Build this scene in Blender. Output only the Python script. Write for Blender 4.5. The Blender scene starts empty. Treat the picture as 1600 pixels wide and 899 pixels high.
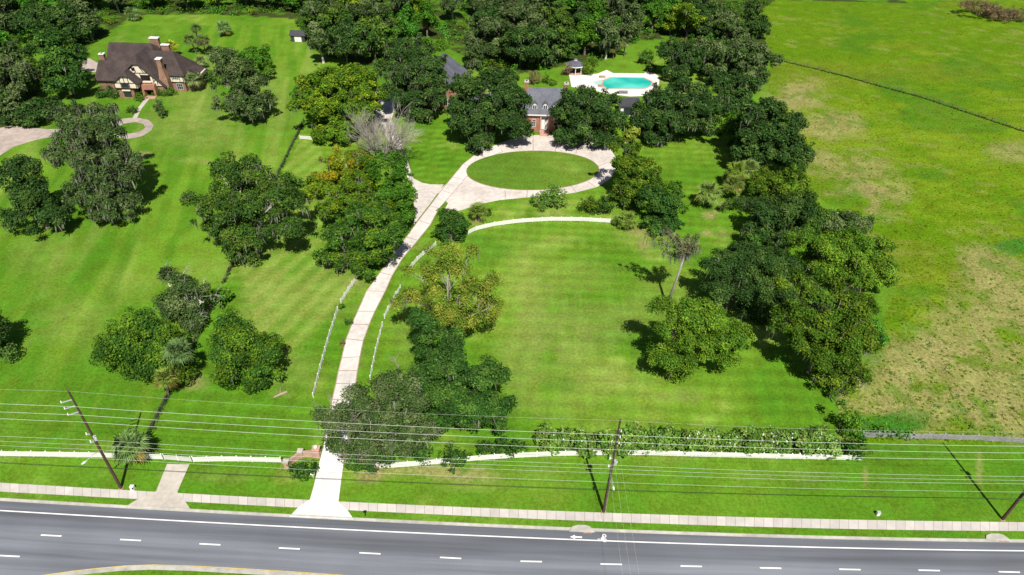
import bpy, math, random
import numpy as np
from mathutils import Vector

# ------------------------------------------------------------------ camera, sky, sun, exposure
SC = bpy.context.scene
COL = SC.collection
FPX, CAMH = 1100.0, 98.0                      # focal length in photo pixels, drone height in metres
_n = np.array([765 - 800, 1863 - 449.5, FPX]); _n /= np.linalg.norm(_n)
AZ = -_n
AY = np.array([0, 0, 1.0]) - _n[2] * _n; AY /= np.linalg.norm(AY)
AX = np.cross(AY, AZ)
RW = np.stack([AX, AY, AZ])                    # world <- camera (x right, y down, z forward)
cam_data = bpy.data.cameras.new("camera"); cam = bpy.data.objects.new("camera", cam_data); COL.objects.link(cam)
from mathutils import Matrix
_r, _d, _f = RW[:, 0], RW[:, 1], RW[:, 2]
cam.matrix_world = Matrix(((_r[0], -_d[0], -_f[0], 0), (_r[1], -_d[1], -_f[1], 0), (_r[2], -_d[2], -_f[2], CAMH), (0, 0, 0, 1)))
cam_data.sensor_width = 36.0; cam_data.lens = 36.0 * FPX / 1600
cam_data.clip_end = 20000; cam_data.clip_start = 0.5
SC.camera = cam
SUN_EL, SUN_AZ = math.radians(54), math.radians(12)   # shadows run away from the camera, a little to the left
world = bpy.data.worlds.new("World"); SC.world = world; world.use_nodes = True
wt = world.node_tree; sky = wt.nodes.new('ShaderNodeTexSky'); sky.sky_type = 'NISHITA'; sky.sun_disc = False
sky.sun_elevation = SUN_EL; sky.sun_rotation = math.radians(180) - SUN_AZ
wt.links.new(sky.outputs[0], wt.nodes['Background'].inputs[0]); wt.nodes['Background'].inputs[1].default_value = 0.05
sun_data = bpy.data.lights.new("sun", 'SUN'); sun = bpy.data.objects.new("sun", sun_data); COL.objects.link(sun)
sun_data.energy = 5.0; sun_data.angle = math.radians(0.5); sun_data.color = (1, 0.95, 0.87)
sun.rotation_euler = Vector((-math.sin(SUN_AZ) * math.cos(SUN_EL), math.cos(SUN_AZ) * math.cos(SUN_EL), -math.sin(SUN_EL))).to_track_quat('-Z', 'Y').to_euler()
vs = SC.view_settings; vs.view_transform = 'Standard'; vs.look = 'None'; vs.exposure = 0.32; vs.gamma = 1; vs.use_curve_mapping = False
SC.cycles.max_bounces = 6; SC.cycles.diffuse_bounces = 1; SC.cycles.transmission_bounces = 3; SC.cycles.caustics_reflective = False

# ------------------------------------------------------------------ helpers
RNG = np.random.default_rng(7); random.seed(7)

def G(px, py, z=0.0):
    """photo pixel -> world point on the level z"""
    d = RW @ np.array([px - 800, py - 449.5, FPX]); t = (z - CAMH) / d[2]
    return np.array([d[0] * t, d[1] * t, z])

def GY(px, py, yp):
    d = RW @ np.array([px - 800, py - 449.5, FPX]); t = yp / d[1]
    return np.array([d[0] * t, yp, CAMH + d[2] * t])

def project(pts):
    q = (np.asarray(pts) - np.array([0, 0, CAMH])) @ RW
    zz = np.where(q[:, 2] < 1, 1, q[:, 2])
    return q[:, 0] / zz * FPX + 800, q[:, 1] / zz * FPX + 449.5, q[:, 2]

def tag(o, label=None, cat=None, group=None, kind=None):
    if label: o['label'] = label
    if cat: o['category'] = cat
    if group: o['group'] = group
    if kind: o['kind'] = kind
    return o

def empty(name, loc, label, cat, group=None):
    o = bpy.data.objects.new(name, None); o.location = [float(v) for v in loc]; o.empty_display_size = 0.3
    COL.objects.link(o); return tag(o, label, cat, group)

class MB:
    def __init__(s): s.v = []; s.f = []; s.m = []; s.uv = {}
    def face(s, pts, mi=0, uvs=None):
        b = len(s.v); s.v += [tuple(float(c) for c in p) for p in pts]; s.f.append(tuple(range(b, b + len(pts)))); s.m.append(mi)
        if uvs: s.uv[len(s.f) - 1] = uvs
    def box(s, x0, y0, z0, x1, y1, z1, mi=0):
        P = [(x0, y0, z0), (x1, y0, z0), (x1, y1, z0), (x0, y1, z0), (x0, y0, z1), (x1, y0, z1), (x1, y1, z1), (x0, y1, z1)]
        b = len(s.v); s.v += P
        for q in ((3, 2, 1, 0), (4, 5, 6, 7), (0, 1, 5, 4), (1, 2, 6, 5), (2, 3, 7, 6), (3, 0, 4, 7)):
            s.f.append(tuple(b + i for i in q)); s.m.append(mi)
        return s
    def beam(s, a, b, w, h, mi=0):
        """box from a to b, width w sideways, height h centred"""
        a = np.array(a, float); b = np.array(b, float); d = b - a; L = np.linalg.norm(d); d /= L
        up = np.array([0, 0, 1.0]) if abs(d[2]) < .95 else np.array([1.0, 0, 0])
        sd = np.cross(d, up); sd /= np.linalg.norm(sd); up = np.cross(sd, d)
        o = [-sd * w / 2 - up * h / 2, sd * w / 2 - up * h / 2, sd * w / 2 + up * h / 2, -sd * w / 2 + up * h / 2]
        k = len(s.v); s.v += [tuple(a + q) for q in o] + [tuple(b + q) for q in o]
        for q in ((3, 2, 1, 0), (4, 5, 6, 7), (0, 1, 5, 4), (1, 2, 6, 5), (2, 3, 7, 6), (3, 0, 4, 7)):
            s.f.append(tuple(k + i for i in q)); s.m.append(mi)
        return s
    def tube(s, pts, rad, n=6, mi=0, cap=True):
        pts = [np.array(p, float) for p in pts]; k = len(s.v); m = len(pts)
        for i, p in enumerate(pts):
            d = pts[min(i + 1, m - 1)] - pts[max(i - 1, 0)]; d /= (np.linalg.norm(d) + 1e-9)
            u = np.cross(d, (0, 0, 1.0) if abs(d[2]) < .9 else (1.0, 0, 0)); u /= np.linalg.norm(u); w = np.cross(d, u)
            r = rad[i] if hasattr(rad, '__len__') else rad
            for j in range(n):
                t = 2 * math.pi * j / n; s.v.append(tuple(p + (u * math.cos(t) + w * math.sin(t)) * r))
        for i in range(m - 1):
            for j in range(n):
                s.f.append((k + i * n + j, k + i * n + (j + 1) % n, k + (i + 1) * n + (j + 1) % n, k + (i + 1) * n + j)); s.m.append(mi)
        if cap:
            s.f.append(tuple(k + j for j in range(n))[::-1]); s.m.append(mi)
            s.f.append(tuple(k + (m - 1) * n + j for j in range(n))); s.m.append(mi)
        return s
    def slab(s, poly, th, mi=0, mi2=None):
        """flat polygon in space given thickness straight down"""
        P = [np.array(p, float) for p in poly]; n = len(P); k = len(s.v)
        s.v += [tuple(p) for p in P] + [tuple(p - [0, 0, th]) for p in P]
        s.f.append(tuple(range(k, k + n))); s.m.append(mi)
        s.f.append(tuple(range(k + 2 * n - 1, k + n - 1, -1))); s.m.append(mi if mi2 is None else mi2)
        for i in range(n):
            j = (i + 1) % n; s.f.append((k + i, k + n + i, k + n + j, k + j)); s.m.append(mi if mi2 is None else mi2)
        return s
    def build(s, name, mats, parent=None, smooth=False, origin=None):
        me = bpy.data.meshes.new(name)
        og = np.zeros(3)
        root = parent
        while root is not None and root.parent is not None: root = root.parent
        if root is not None: og = np.array(root.matrix_basis.translation)
        if origin is not None: og = np.array(origin, float)
        vv = [tuple(np.array(p) - og) for p in s.v] if np.any(og) else s.v
        me.from_pydata(vv, [], s.f)
        for m in (mats if isinstance(mats, (list, tuple)) else [mats]): me.materials.append(m)
        me.polygons.foreach_set('material_index', s.m)
        if smooth: me.polygons.foreach_set('use_smooth', [True] * len(s.f))
        if s.uv:
            uvl = me.uv_layers.new(name='UVMap')
            for fi, uvs in s.uv.items():
                p = me.polygons[fi]
                for li, uv in zip(p.loop_indices, uvs): uvl.data[li].uv = uv
        me.update()
        o = bpy.data.objects.new(name, me); COL.objects.link(o)
        if parent is not None: o.parent = parent
        elif origin is not None: o.location = og
        return o

# ------------------------------------------------------------------ materials
def mat(name, color, rough=0.8, var=0.25, scale=1.0, spec=0.2, bump=0.0, metal=0.0, scale2=None, coords='Object', tint=None):
    m = bpy.data.materials.new(name); m.use_nodes = True; nt = m.node_tree; L = nt.links.new
    p = nt.nodes['Principled BSDF']; p.inputs['Roughness'].default_value = rough; p.inputs['Specular IOR Level'].default_value = spec
    p.inputs['Metallic'].default_value = metal
    tc = nt.nodes.new('ShaderNodeTexCoord'); n1 = nt.nodes.new('ShaderNodeTexNoise'); n1.inputs['Scale'].default_value = scale; n1.inputs['Detail'].default_value = 6
    L(tc.outputs[coords], n1.inputs['Vector'])
    n2 = nt.nodes.new('ShaderNodeTexNoise'); n2.inputs['Scale'].default_value = scale2 or scale * 0.12; n2.inputs['Detail'].default_value = 3
    L(tc.outputs[coords], n2.inputs['Vector'])
    ad = nt.nodes.new('ShaderNodeMath'); ad.operation = 'ADD'; L(n1.outputs['Fac'], ad.inputs[0]); L(n2.outputs['Fac'], ad.inputs[1])
    mr = nt.nodes.new('ShaderNodeMapRange'); mr.inputs['From Min'].default_value = 0.7; mr.inputs['From Max'].default_value = 1.3
    L(ad.outputs[0], mr.inputs['Value'])
    mx = nt.nodes.new('ShaderNodeMix'); mx.data_type = 'RGBA'; L(mr.outputs[0], mx.inputs['Factor'])
    c2 = tint or color
    mx.inputs[6].default_value = tuple(c * (1 - var) for c in color) + (1,); mx.inputs[7].default_value = tuple(min(1, c * (1 + var)) for c in c2) + (1,)
    L(mx.outputs[2], p.inputs['Base Color'])
    if bump:
        b = nt.nodes.new('ShaderNodeBump'); b.inputs['Strength'].default_value = bump; b.inputs['Distance'].default_value = 0.05
        L(n1.outputs['Fac'], b.inputs['Height']); L(b.outputs[0], p.inputs['Normal'])
    return m

def attr_col(nt):
    a = nt.nodes.new('ShaderNodeAttribute'); a.attribute_name = 'Col'; return a.outputs['Color']

def leaf_material(name, trans=0.16, rough=0.7, spec=0.05):
    m = bpy.data.materials.new(name); m.use_nodes = True; nt = m.node_tree; L = nt.links.new
    p = nt.nodes['Principled BSDF']; p.inputs['Roughness'].default_value = rough; p.inputs['Specular IOR Level'].default_value = spec
    c = attr_col(nt); L(c, p.inputs['Base Color'])
    t = nt.nodes.new('ShaderNodeBsdfTranslucent')
    hs = nt.nodes.new('ShaderNodeHueSaturation'); hs.inputs['Value'].default_value = 1.5; hs.inputs['Hue'].default_value = 0.485; L(c, hs.inputs['Color']); L(hs.outputs[0], t.inputs['Color'])
    mx = nt.nodes.new('ShaderNodeMixShader'); mx.inputs[0].default_value = trans
    L(p.outputs[0], mx.inputs[1]); L(t.outputs[0], mx.inputs[2]); L(mx.outputs[0], nt.nodes['Material Output'].inputs['Surface'])
    return m

def grass_material():
    m = bpy.data.materials.new('grass'); m.use_nodes = True; nt = m.node_tree; L = nt.links.new
    p = nt.nodes['Principled BSDF']; p.inputs['Roughness'].default_value = 0.9; p.inputs['Specular IOR Level'].default_value = 0.08
    tc = nt.nodes.new('ShaderNodeTexCoord')
    def noise(sc, det, off=0):
        n = nt.nodes.new('ShaderNodeTexNoise'); n.inputs['Scale'].default_value = sc; n.inputs['Detail'].default_value = det; n.inputs['Roughness'].default_value = 0.65
        mp = nt.nodes.new('ShaderNodeMapping'); mp.inputs['Location'].default_value = (off, off * 2, 0); L(tc.outputs['Object'], mp.inputs[0]); L(mp.outputs[0], n.inputs['Vector']); return n.outputs['Fac']
    a = nt.nodes.new('ShaderNodeAttribute'); a.attribute_name = 'Rough'   # how tufted the grass is
    n1, n2, n3 = noise(1.6, 5), noise(0.22, 4, 30), noise(4.5, 3, 11)
    def mapr(v, lo, hi, fmin=0.3, fmax=0.7):
        r = nt.nodes.new('ShaderNodeMapRange'); r.inputs[1].default_value = fmin; r.inputs[2].default_value = fmax; r.inputs[3].default_value = lo; r.inputs[4].default_value = hi; r.clamp = False
        L(v, r.inputs[0]); return r.outputs[0]
    def mth(op, x, y):
        q = nt.nodes.new('ShaderNodeMath'); q.operation = op
        for i, v in ((0, x), (1, y)):
            if isinstance(v, (int, float)): q.inputs[i].default_value = v
            else: L(v, q.inputs[i])
        return q.outputs[0]
    fine = mth('ADD', mth('MULTIPLY', mth('SUBTRACT', n1, 0.5), 1.0), mth('MULTIPLY', mth('SUBTRACT', n3, 0.5), 0.8))
    amp = mth('ADD', 1.15, mth('MULTIPLY', a.outputs['Fac'], 1.5))
    val = mth('ADD', mth('MULTIPLY', fine, amp), mapr(n2, 0.82, 1.18))
    val = mth('MAXIMUM', val, 0.25)
    hs = nt.nodes.new('ShaderNodeHueSaturation'); L(attr_col(nt), hs.inputs['Color']); L(val, hs.inputs['Value'])
    L(mapr(n2, 0.488, 0.512), hs.inputs['Hue']); L(hs.outputs[0], p.inputs['Base Color'])
    b = nt.nodes.new('ShaderNodeBump'); b.inputs['Strength'].default_value = 0.5; b.inputs['Distance'].default_value = 0.12
    L(mth('MULTIPLY', n3, mth('ADD', 0.6, a.outputs['Fac'])), b.inputs['Height']); L(b.outputs[0], p.inputs['Normal'])
    return m

def joint_material(name, color, pitch, jcol, jw=0.06, var=0.12):
    """concrete with joints every `pitch` metres along the UV's u"""
    m = mat(name, color, 0.85, var, 0.8, bump=0.1, scale2=0.15); nt = m.node_tree; L = nt.links.new; p = nt.nodes['Principled BSDF']
    src = p.inputs['Base Color'].links[0].from_socket
    uv = nt.nodes.new('ShaderNodeUVMap'); sx = nt.nodes.new('ShaderNodeSeparateXYZ'); L(uv.outputs[0], sx.inputs[0])
    d = nt.nodes.new('ShaderNodeMath'); d.operation = 'DIVIDE'; L(sx.outputs[0], d.inputs[0]); d.inputs[1].default_value = pitch
    fr = nt.nodes.new('ShaderNodeMath'); fr.operation = 'FRACT'; L(d.outputs[0], fr.inputs[0])
    lt = nt.nodes.new('ShaderNodeMath'); lt.operation = 'LESS_THAN'; L(fr.outputs[0], lt.inputs[0]); lt.inputs[1].default_value = jw / pitch
    fl = nt.nodes.new('ShaderNodeMath'); fl.operation = 'FLOOR'; L(d.outputs[0], fl.inputs[0])
    wn = nt.nodes.new('ShaderNodeTexWhiteNoise'); wn.noise_dimensions = '1D'; L(fl.outputs[0], wn.inputs['W'])
    mr = nt.nodes.new('ShaderNodeMapRange'); mr.inputs[3].default_value = 0.88; mr.inputs[4].default_value = 1.08; L(wn.outputs['Value'], mr.inputs[0])
    hs = nt.nodes.new('ShaderNodeHueSaturation'); L(src, hs.inputs['Color']); L(mr.outputs[0], hs.inputs['Value'])
    mx = nt.nodes.new('ShaderNodeMix'); mx.data_type = 'RGBA'; L(lt.outputs[0], mx.inputs['Factor']); L(hs.outputs[0], mx.inputs[6]); mx.inputs[7].default_value = jcol + (1,)
    L(mx.outputs[2], p.inputs['Base Color']); return m

def asphalt_material():
    m = mat('asphalt', (0.155, 0.166, 0.190), 0.8, 0.12, 6.0, spec=0.25, bump=0.15, scale2=0.08); nt = m.node_tree; L = nt.links.new; p = nt.nodes['Principled BSDF']
    src = p.inputs['Base Color'].links[0].from_socket
    uv = nt.nodes.new('ShaderNodeUVMap'); mp = nt.nodes.new('ShaderNodeMapping'); mp.inputs['Scale'].default_value = (0.02, 0.75, 1); L(uv.outputs[0], mp.inputs[0])
    n = nt.nodes.new('ShaderNodeTexNoise'); n.inputs['Scale'].default_value = 1.0; n.inputs['Detail'].default_value = 5; L(mp.outputs[0], n.inputs['Vector'])
    mr = nt.nodes.new('ShaderNodeMapRange'); mr.inputs[1].default_value = 0.3; mr.inputs[2].default_value = 0.7; mr.inputs[3].default_value = 0.70; mr.inputs[4].default_value = 1.26; L(n.outputs['Fac'], mr.inputs[0])
    # the outer lane was resurfaced: darker, bluer asphalt between edge line and lane line
    sx = nt.nodes.new('ShaderNodeSeparateXYZ'); L(uv.outputs[0], sx.inputs[0])
    g = nt.nodes.new('ShaderNodeMapRange'); g.interpolation_type = 'SMOOTHSTEP'; g.inputs[1].default_value = 3.9; g.inputs[2].default_value = 5.0; g.inputs[3].default_value = 0.82; g.inputs[4].default_value = 1.12; L(sx.outputs[1], g.inputs[0])
    mu = nt.nodes.new('ShaderNodeMath'); mu.operation = 'MULTIPLY'; L(mr.outputs[0], mu.inputs[0]); L(g.outputs[0], mu.inputs[1])
    hs = nt.nodes.new('ShaderNodeHueSaturation'); L(src, hs.inputs['Color']); L(mu.outputs[0], hs.inputs['Value']); L(hs.outputs[0], p.inputs['Base Color'])
    return m

M = dict(
    grass=grass_material(), leaf=leaf_material('leaves'), moss=leaf_material('spanish_moss', 0.35, 0.9, 0.05), petal=leaf_material('petals', 0.3, .8, .1),
    asphalt=asphalt_material(),
    walk=joint_material('sidewalk_concrete', (0.53, 0.49, 0.45), 1.52, (0.27, 0.24, 0.21), 0.07),
    concrete=mat('concrete', (0.47, 0.43, 0.37), 0.85, 0.18, 1.2, bump=0.1), kerb=mat('kerb_concrete', (0.42, 0.405, 0.36), 0.85, 0.25, 0.9, bump=0.1),
    drive=mat('drive_concrete', (0.62, 0.575, 0.53), 0.8, 0.2, 0.9, bump=0.05, scale2=.15), drivepink=mat('court_concrete', (0.57, 0.515, 0.465), 0.8, 0.2, 0.9, bump=0.05, scale2=.15),
    apron=mat('new_white_concrete', (0.70, 0.68, 0.65), 0.8, 0.12, 0.9, bump=0.05, scale2=.15),
    brickband=mat('brick_paving', (0.38, 0.26, 0.205), 0.85, 0.25, 4), brick=mat('brick_wall', (0.36, 0.17, 0.12), 0.85, 0.3, 5, scale2=0.6),
    brickbrown=mat('brown_brick', (0.27, 0.16, 0.11), 0.85, 0.3, 5, scale2=0.6),
    white=mat('white_paint', (0.78, 0.77, 0.74), 0.5, 0.06, 2), cream=mat('cream_stucco', (0.72, 0.64, 0.52), 0.8, 0.08, 2), timber=mat('dark_timber', (0.045, 0.03, 0.025), 0.7, 0.2, 3),
    marking=mat('road_paint', (0.8, 0.8, 0.78), 0.6, 0.1, 5), yellow=mat('yellow_paint', (0.62, 0.48, 0.14), 0.6, 0.2, 2),
    roofbrown=mat('brown_shingles', (0.060, 0.045, 0.042), 0.85, 0.4, 2.6, bump=0.4, scale2=.3), slate=mat('grey_slate', (0.115, 0.12, 0.145), 0.7, 0.3, 2.6, bump=0.4, scale2=.3),
    glass=mat('window_glass', (0.03, 0.035, 0.045), 0.15, 0.3, 0.6, spec=0.6), dark=mat('dark_opening', (0.015, 0.013, 0.012), 0.8, 0.1, 1),
    bark=mat('bark', (0.15, 0.12, 0.095), 0.9, 0.35, 2.5, bump=0.4), barkgrey=mat('grey_bark', (0.30, 0.28, 0.235), 0.9, 0.25, 2.0, bump=0.4), barkpale=mat('pale_bark', (0.46, 0.43, 0.39), 0.9, 0.2, 2),
    pole=mat('weathered_pole', (0.085, 0.05, 0.038), 0.85, 0.25, 1.5), steel=mat('galvanised', (0.55, 0.56, 0.57), 0.4, 0.1, 3, metal=0.3), wire=mat('aluminium_wire', (0.75, 0.76, 0.72), 0.45, 0.05, 1), cable=mat('black_cable', (0.03, 0.032, 0.03), 0.6, 0.1, 1),
    pink=mat('pale_pink_brick', (0.52, 0.31, 0.24), 0.85, 0.2, 3), deck=mat('pool_deck_coating', (0.74, 0.68, 0.63), 0.8, 0.08, 0.7),
    greywood=mat('weathered_rails', (0.30, 0.29, 0.30), 0.85, 0.25, 1.5), wood=mat('dry_wood', (0.38, 0.31, 0.23), 0.9, 0.2, 1.5),
    soil=mat('bare_soil', (0.36, 0.26, 0.17), 0.95, 0.25, 1.2), gravel=mat('old_paving', (0.40, 0.33, 0.29), 0.9, 0.25, 0.7, bump=0.2, scale2=0.1),
    darkwire=mat('fence_wire', (0.10, 0.09, 0.08), 0.8, 0.2, 2), shedroof=mat('shed_roof', (0.06, 0.06, 0.07), 0.8, 0.2, 2), red=mat('red_metal', (0.4, 0.05, 0.03), .5, .1, 2),
)
def pool_water():
    m = bpy.data.materials.new('pool_water'); m.use_nodes = True; nt = m.node_tree; p = nt.nodes['Principled BSDF']
    p.inputs['Base Color'].default_value = (0.03, 0.50, 0.42, 1); p.inputs['Roughness'].default_value = 0.06; p.inputs['Specular IOR Level'].default_value = 0.4
    n = nt.nodes.new('ShaderNodeTexNoise'); n.inputs['Scale'].default_value = 0.08; n.inputs['Detail'].default_value = 2
    tc = nt.nodes.new('ShaderNodeTexCoord'); nt.links.new(tc.outputs['Object'], n.inputs['Vector'])
    cr = nt.nodes.new('ShaderNodeValToRGB'); cr.color_ramp.elements[0].position = .38; cr.color_ramp.elements[1].position = .62
    cr.color_ramp.elements[0].color = (0.01, 0.40, 0.33, 1); cr.color_ramp.elements[1].color = (0.10, 0.62, 0.50, 1)
    nt.links.new(n.outputs['Fac'], cr.inputs[0]); nt.links.new(cr.outputs[0], p.inputs['Base Color'])
    w = nt.nodes.new('ShaderNodeTexNoise'); w.inputs['Scale'].default_value = 1.5; nt.links.new(tc.outputs['Object'], w.inputs['Vector'])
    b = nt.nodes.new('ShaderNodeBump'); b.inputs['Strength'].default_value = .08; nt.links.new(w.outputs['Fac'], b.inputs['Height']); nt.links.new(b.outputs[0], p.inputs['Normal'])
    return m
M['water'] = pool_water()

# ------------------------------------------------------------------ ground: one sheet with its own grass colours
def vnoise(x, y, scale, seed, octv=4, gain=0.55):
    tot = np.zeros_like(x); amp = 1.0; s = 0
    for o in range(octv):
        r = np.random.default_rng(seed + o * 17); T = r.random((256, 256))
        u = x / scale * 2 ** o + 1000.3; v = y / scale * 2 ** o + 777.7
        iu = np.floor(u).astype(int); iv = np.floor(v).astype(int); fu = u - iu; fv = v - iv
        fu = fu * fu * (3 - 2 * fu); fv = fv * fv * (3 - 2 * fv)
        g = lambda a, b: T[a % 256, b % 256]
        tot += amp * ((g(iu, iv) * (1 - fu) + g(iu + 1, iv) * fu) * (1 - fv) + (g(iu, iv + 1) * (1 - fu) + g(iu + 1, iv + 1) * fu) * fv)
        s += amp; amp *= gain
    return tot / s

def inpoly(px, py, poly):
    c = np.zeros(px.shape, bool); n = len(poly)
    for i in range(n):
        x0, y0 = poly[i]; x1, y1 = poly[(i + 1) % n]
        if y0 == y1: continue
        c ^= ((y0 > py) != (y1 > py)) & (px < (x1 - x0) * (py - y0) / (y1 - y0) + x0)
    return c

def sstep(v, a, b):
    t = np.clip((v - a) / (b - a), 0, 1); return t * t * (3 - 2 * t)

FOREST = [(-300, -120), (1500, -120), (1475, -6), (1230, -10), (1180, 20), (1205, 90), (1150, 140), (1040, 90), (1045, 60), (995, 64), (940, 96), (900, 100), (800, 118), (760, 108), (700, 75), (640, 100), (580, 108), (500, 85), (460, 30), (330, 22), (210, 24), (150, 62), (120, 95), (40, 60), (0, 85), (60, 150), (30, 210), (-300, 230)]
# world polygons of the zones, from the places they have in the photograph
def wpoly(pts): return [tuple(G(*p)[:2]) for p in pts]
FOREST_W = wpoly(FOREST)
PASTURE = [(1165, -100), (1180, 40), (1207, 95), (1195, 130), (1235, 200), (1265, 300), (1330, 340), (1400, 450), (1360, 560), (1308, 600), (1312, 690), (1700, 695), (2600, 705), (2300, -100)]
PASTURE_W = wpoly(PASTURE)
LEFTLAWN_W = wpoly([(473, 195), (365, 412), (266, 612), (232, 682), (-600, 700), (-900, 40), (520, 40)])
DRY = [  # (px, py, half-width px, half-height px, strength)
    (1245, 150, 45, 30, .95), (1300, 195, 55, 28, .9), (1270, 250, 38, 26, .9), (1345, 262, 55, 30, .75), (1385, 300, 40, 20, .8), (1325, 300, 60, 12, .7), (1365, 325, 14, 18, .7), (1580, 237, 36, 18, .85), (1380, 335, 28, 14, .5),
    (1540, 420, 60, 45, .9), (1590, 480, 70, 60, .9), (1500, 520, 70, 60, .75), (1420, 560, 60, 45, .9), (1560, 600, 110, 70, .9), (1400, 620, 70, 45, .75), (1470, 640, 110, 35, .8), (1590, 660, 80, 30, .7), (1340, 590, 20, 20, .8),
    (1105, 365, 9, 6, 1), (1130, 367, 14, 7, 1), (1112, 335, 12, 8, 1), (1130, 320, 8, 5, .9), (1005, 385, 14, 16, .75), (995, 362, 18, 10, .7), (860, 333, 30, 8, .6), (745, 345, 14, 8, .8), (1040, 370, 30, 12, .3),
    (310, 200, 80, 40, .4), (300, 150, 50, 20, .3), (420, 150, 40, 60, .25), (110, 500, 60, 50, .3), (330, 420, 60, 30, .2), (200, 440, 60, 30, .2), (60, 400, 50, 40, .2), (1040, 470, 60, 60, .22), (900, 430, 60, 30, .25), (1050, 715, 70, 14, .2), (850, 740, 60, 12, .2), (1250, 740, 60, 18, .2), (350, 745, 60, 12, .25), (560, 530, 10, 60, .2),
    (575, 745, 22, 9, 1), (600, 735, 30, 10, .7), (690, 735, 60, 9, .9), (730, 745, 50, 10, .8), (740, 760, 60, 10, .3), (1352, 745, 5, 22, .7), (1530, 735, 5, 32, .6), (225, 240, 14, 5, .8), (330, 255, 20, 6, .6), (300, 250, 40, 7, .3),
    (440, 618, 20, 5, .4), (555, 445, 20, 12, .5), (500, 465, 60, 40, .25), (420, 460, 45, 60, .35), (390, 520, 30, 60, .3), (460, 580, 60, 30, .25), (1315, 625, 5, 60, .5), (310, 600, 22, 16, .5), (300, 590, 16, 22, .4),
    (870, 510, 60, 45, .4), (900, 540, 60, 30, .35), (815, 560, 40, 70, .4), (830, 470, 40, 40, .3), (960, 500, 50, 40, .3), (930, 590, 90, 40, .3), (1060, 620, 50, 12, .4), (820, 420, 40, 60, .22), (640, 520, 30, 60, .2), (865, 640, 60, 20, .2)]
GREENS = [(1590, 385, 45, 15, .8), (1380, 665, 60, 18, .9), (1365, 520, 22, 60, .4), (880, 600, 40, 12, .35), (760, 390, 40, 30, .3), (1420, 655, 40, 18, .6)]

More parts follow.
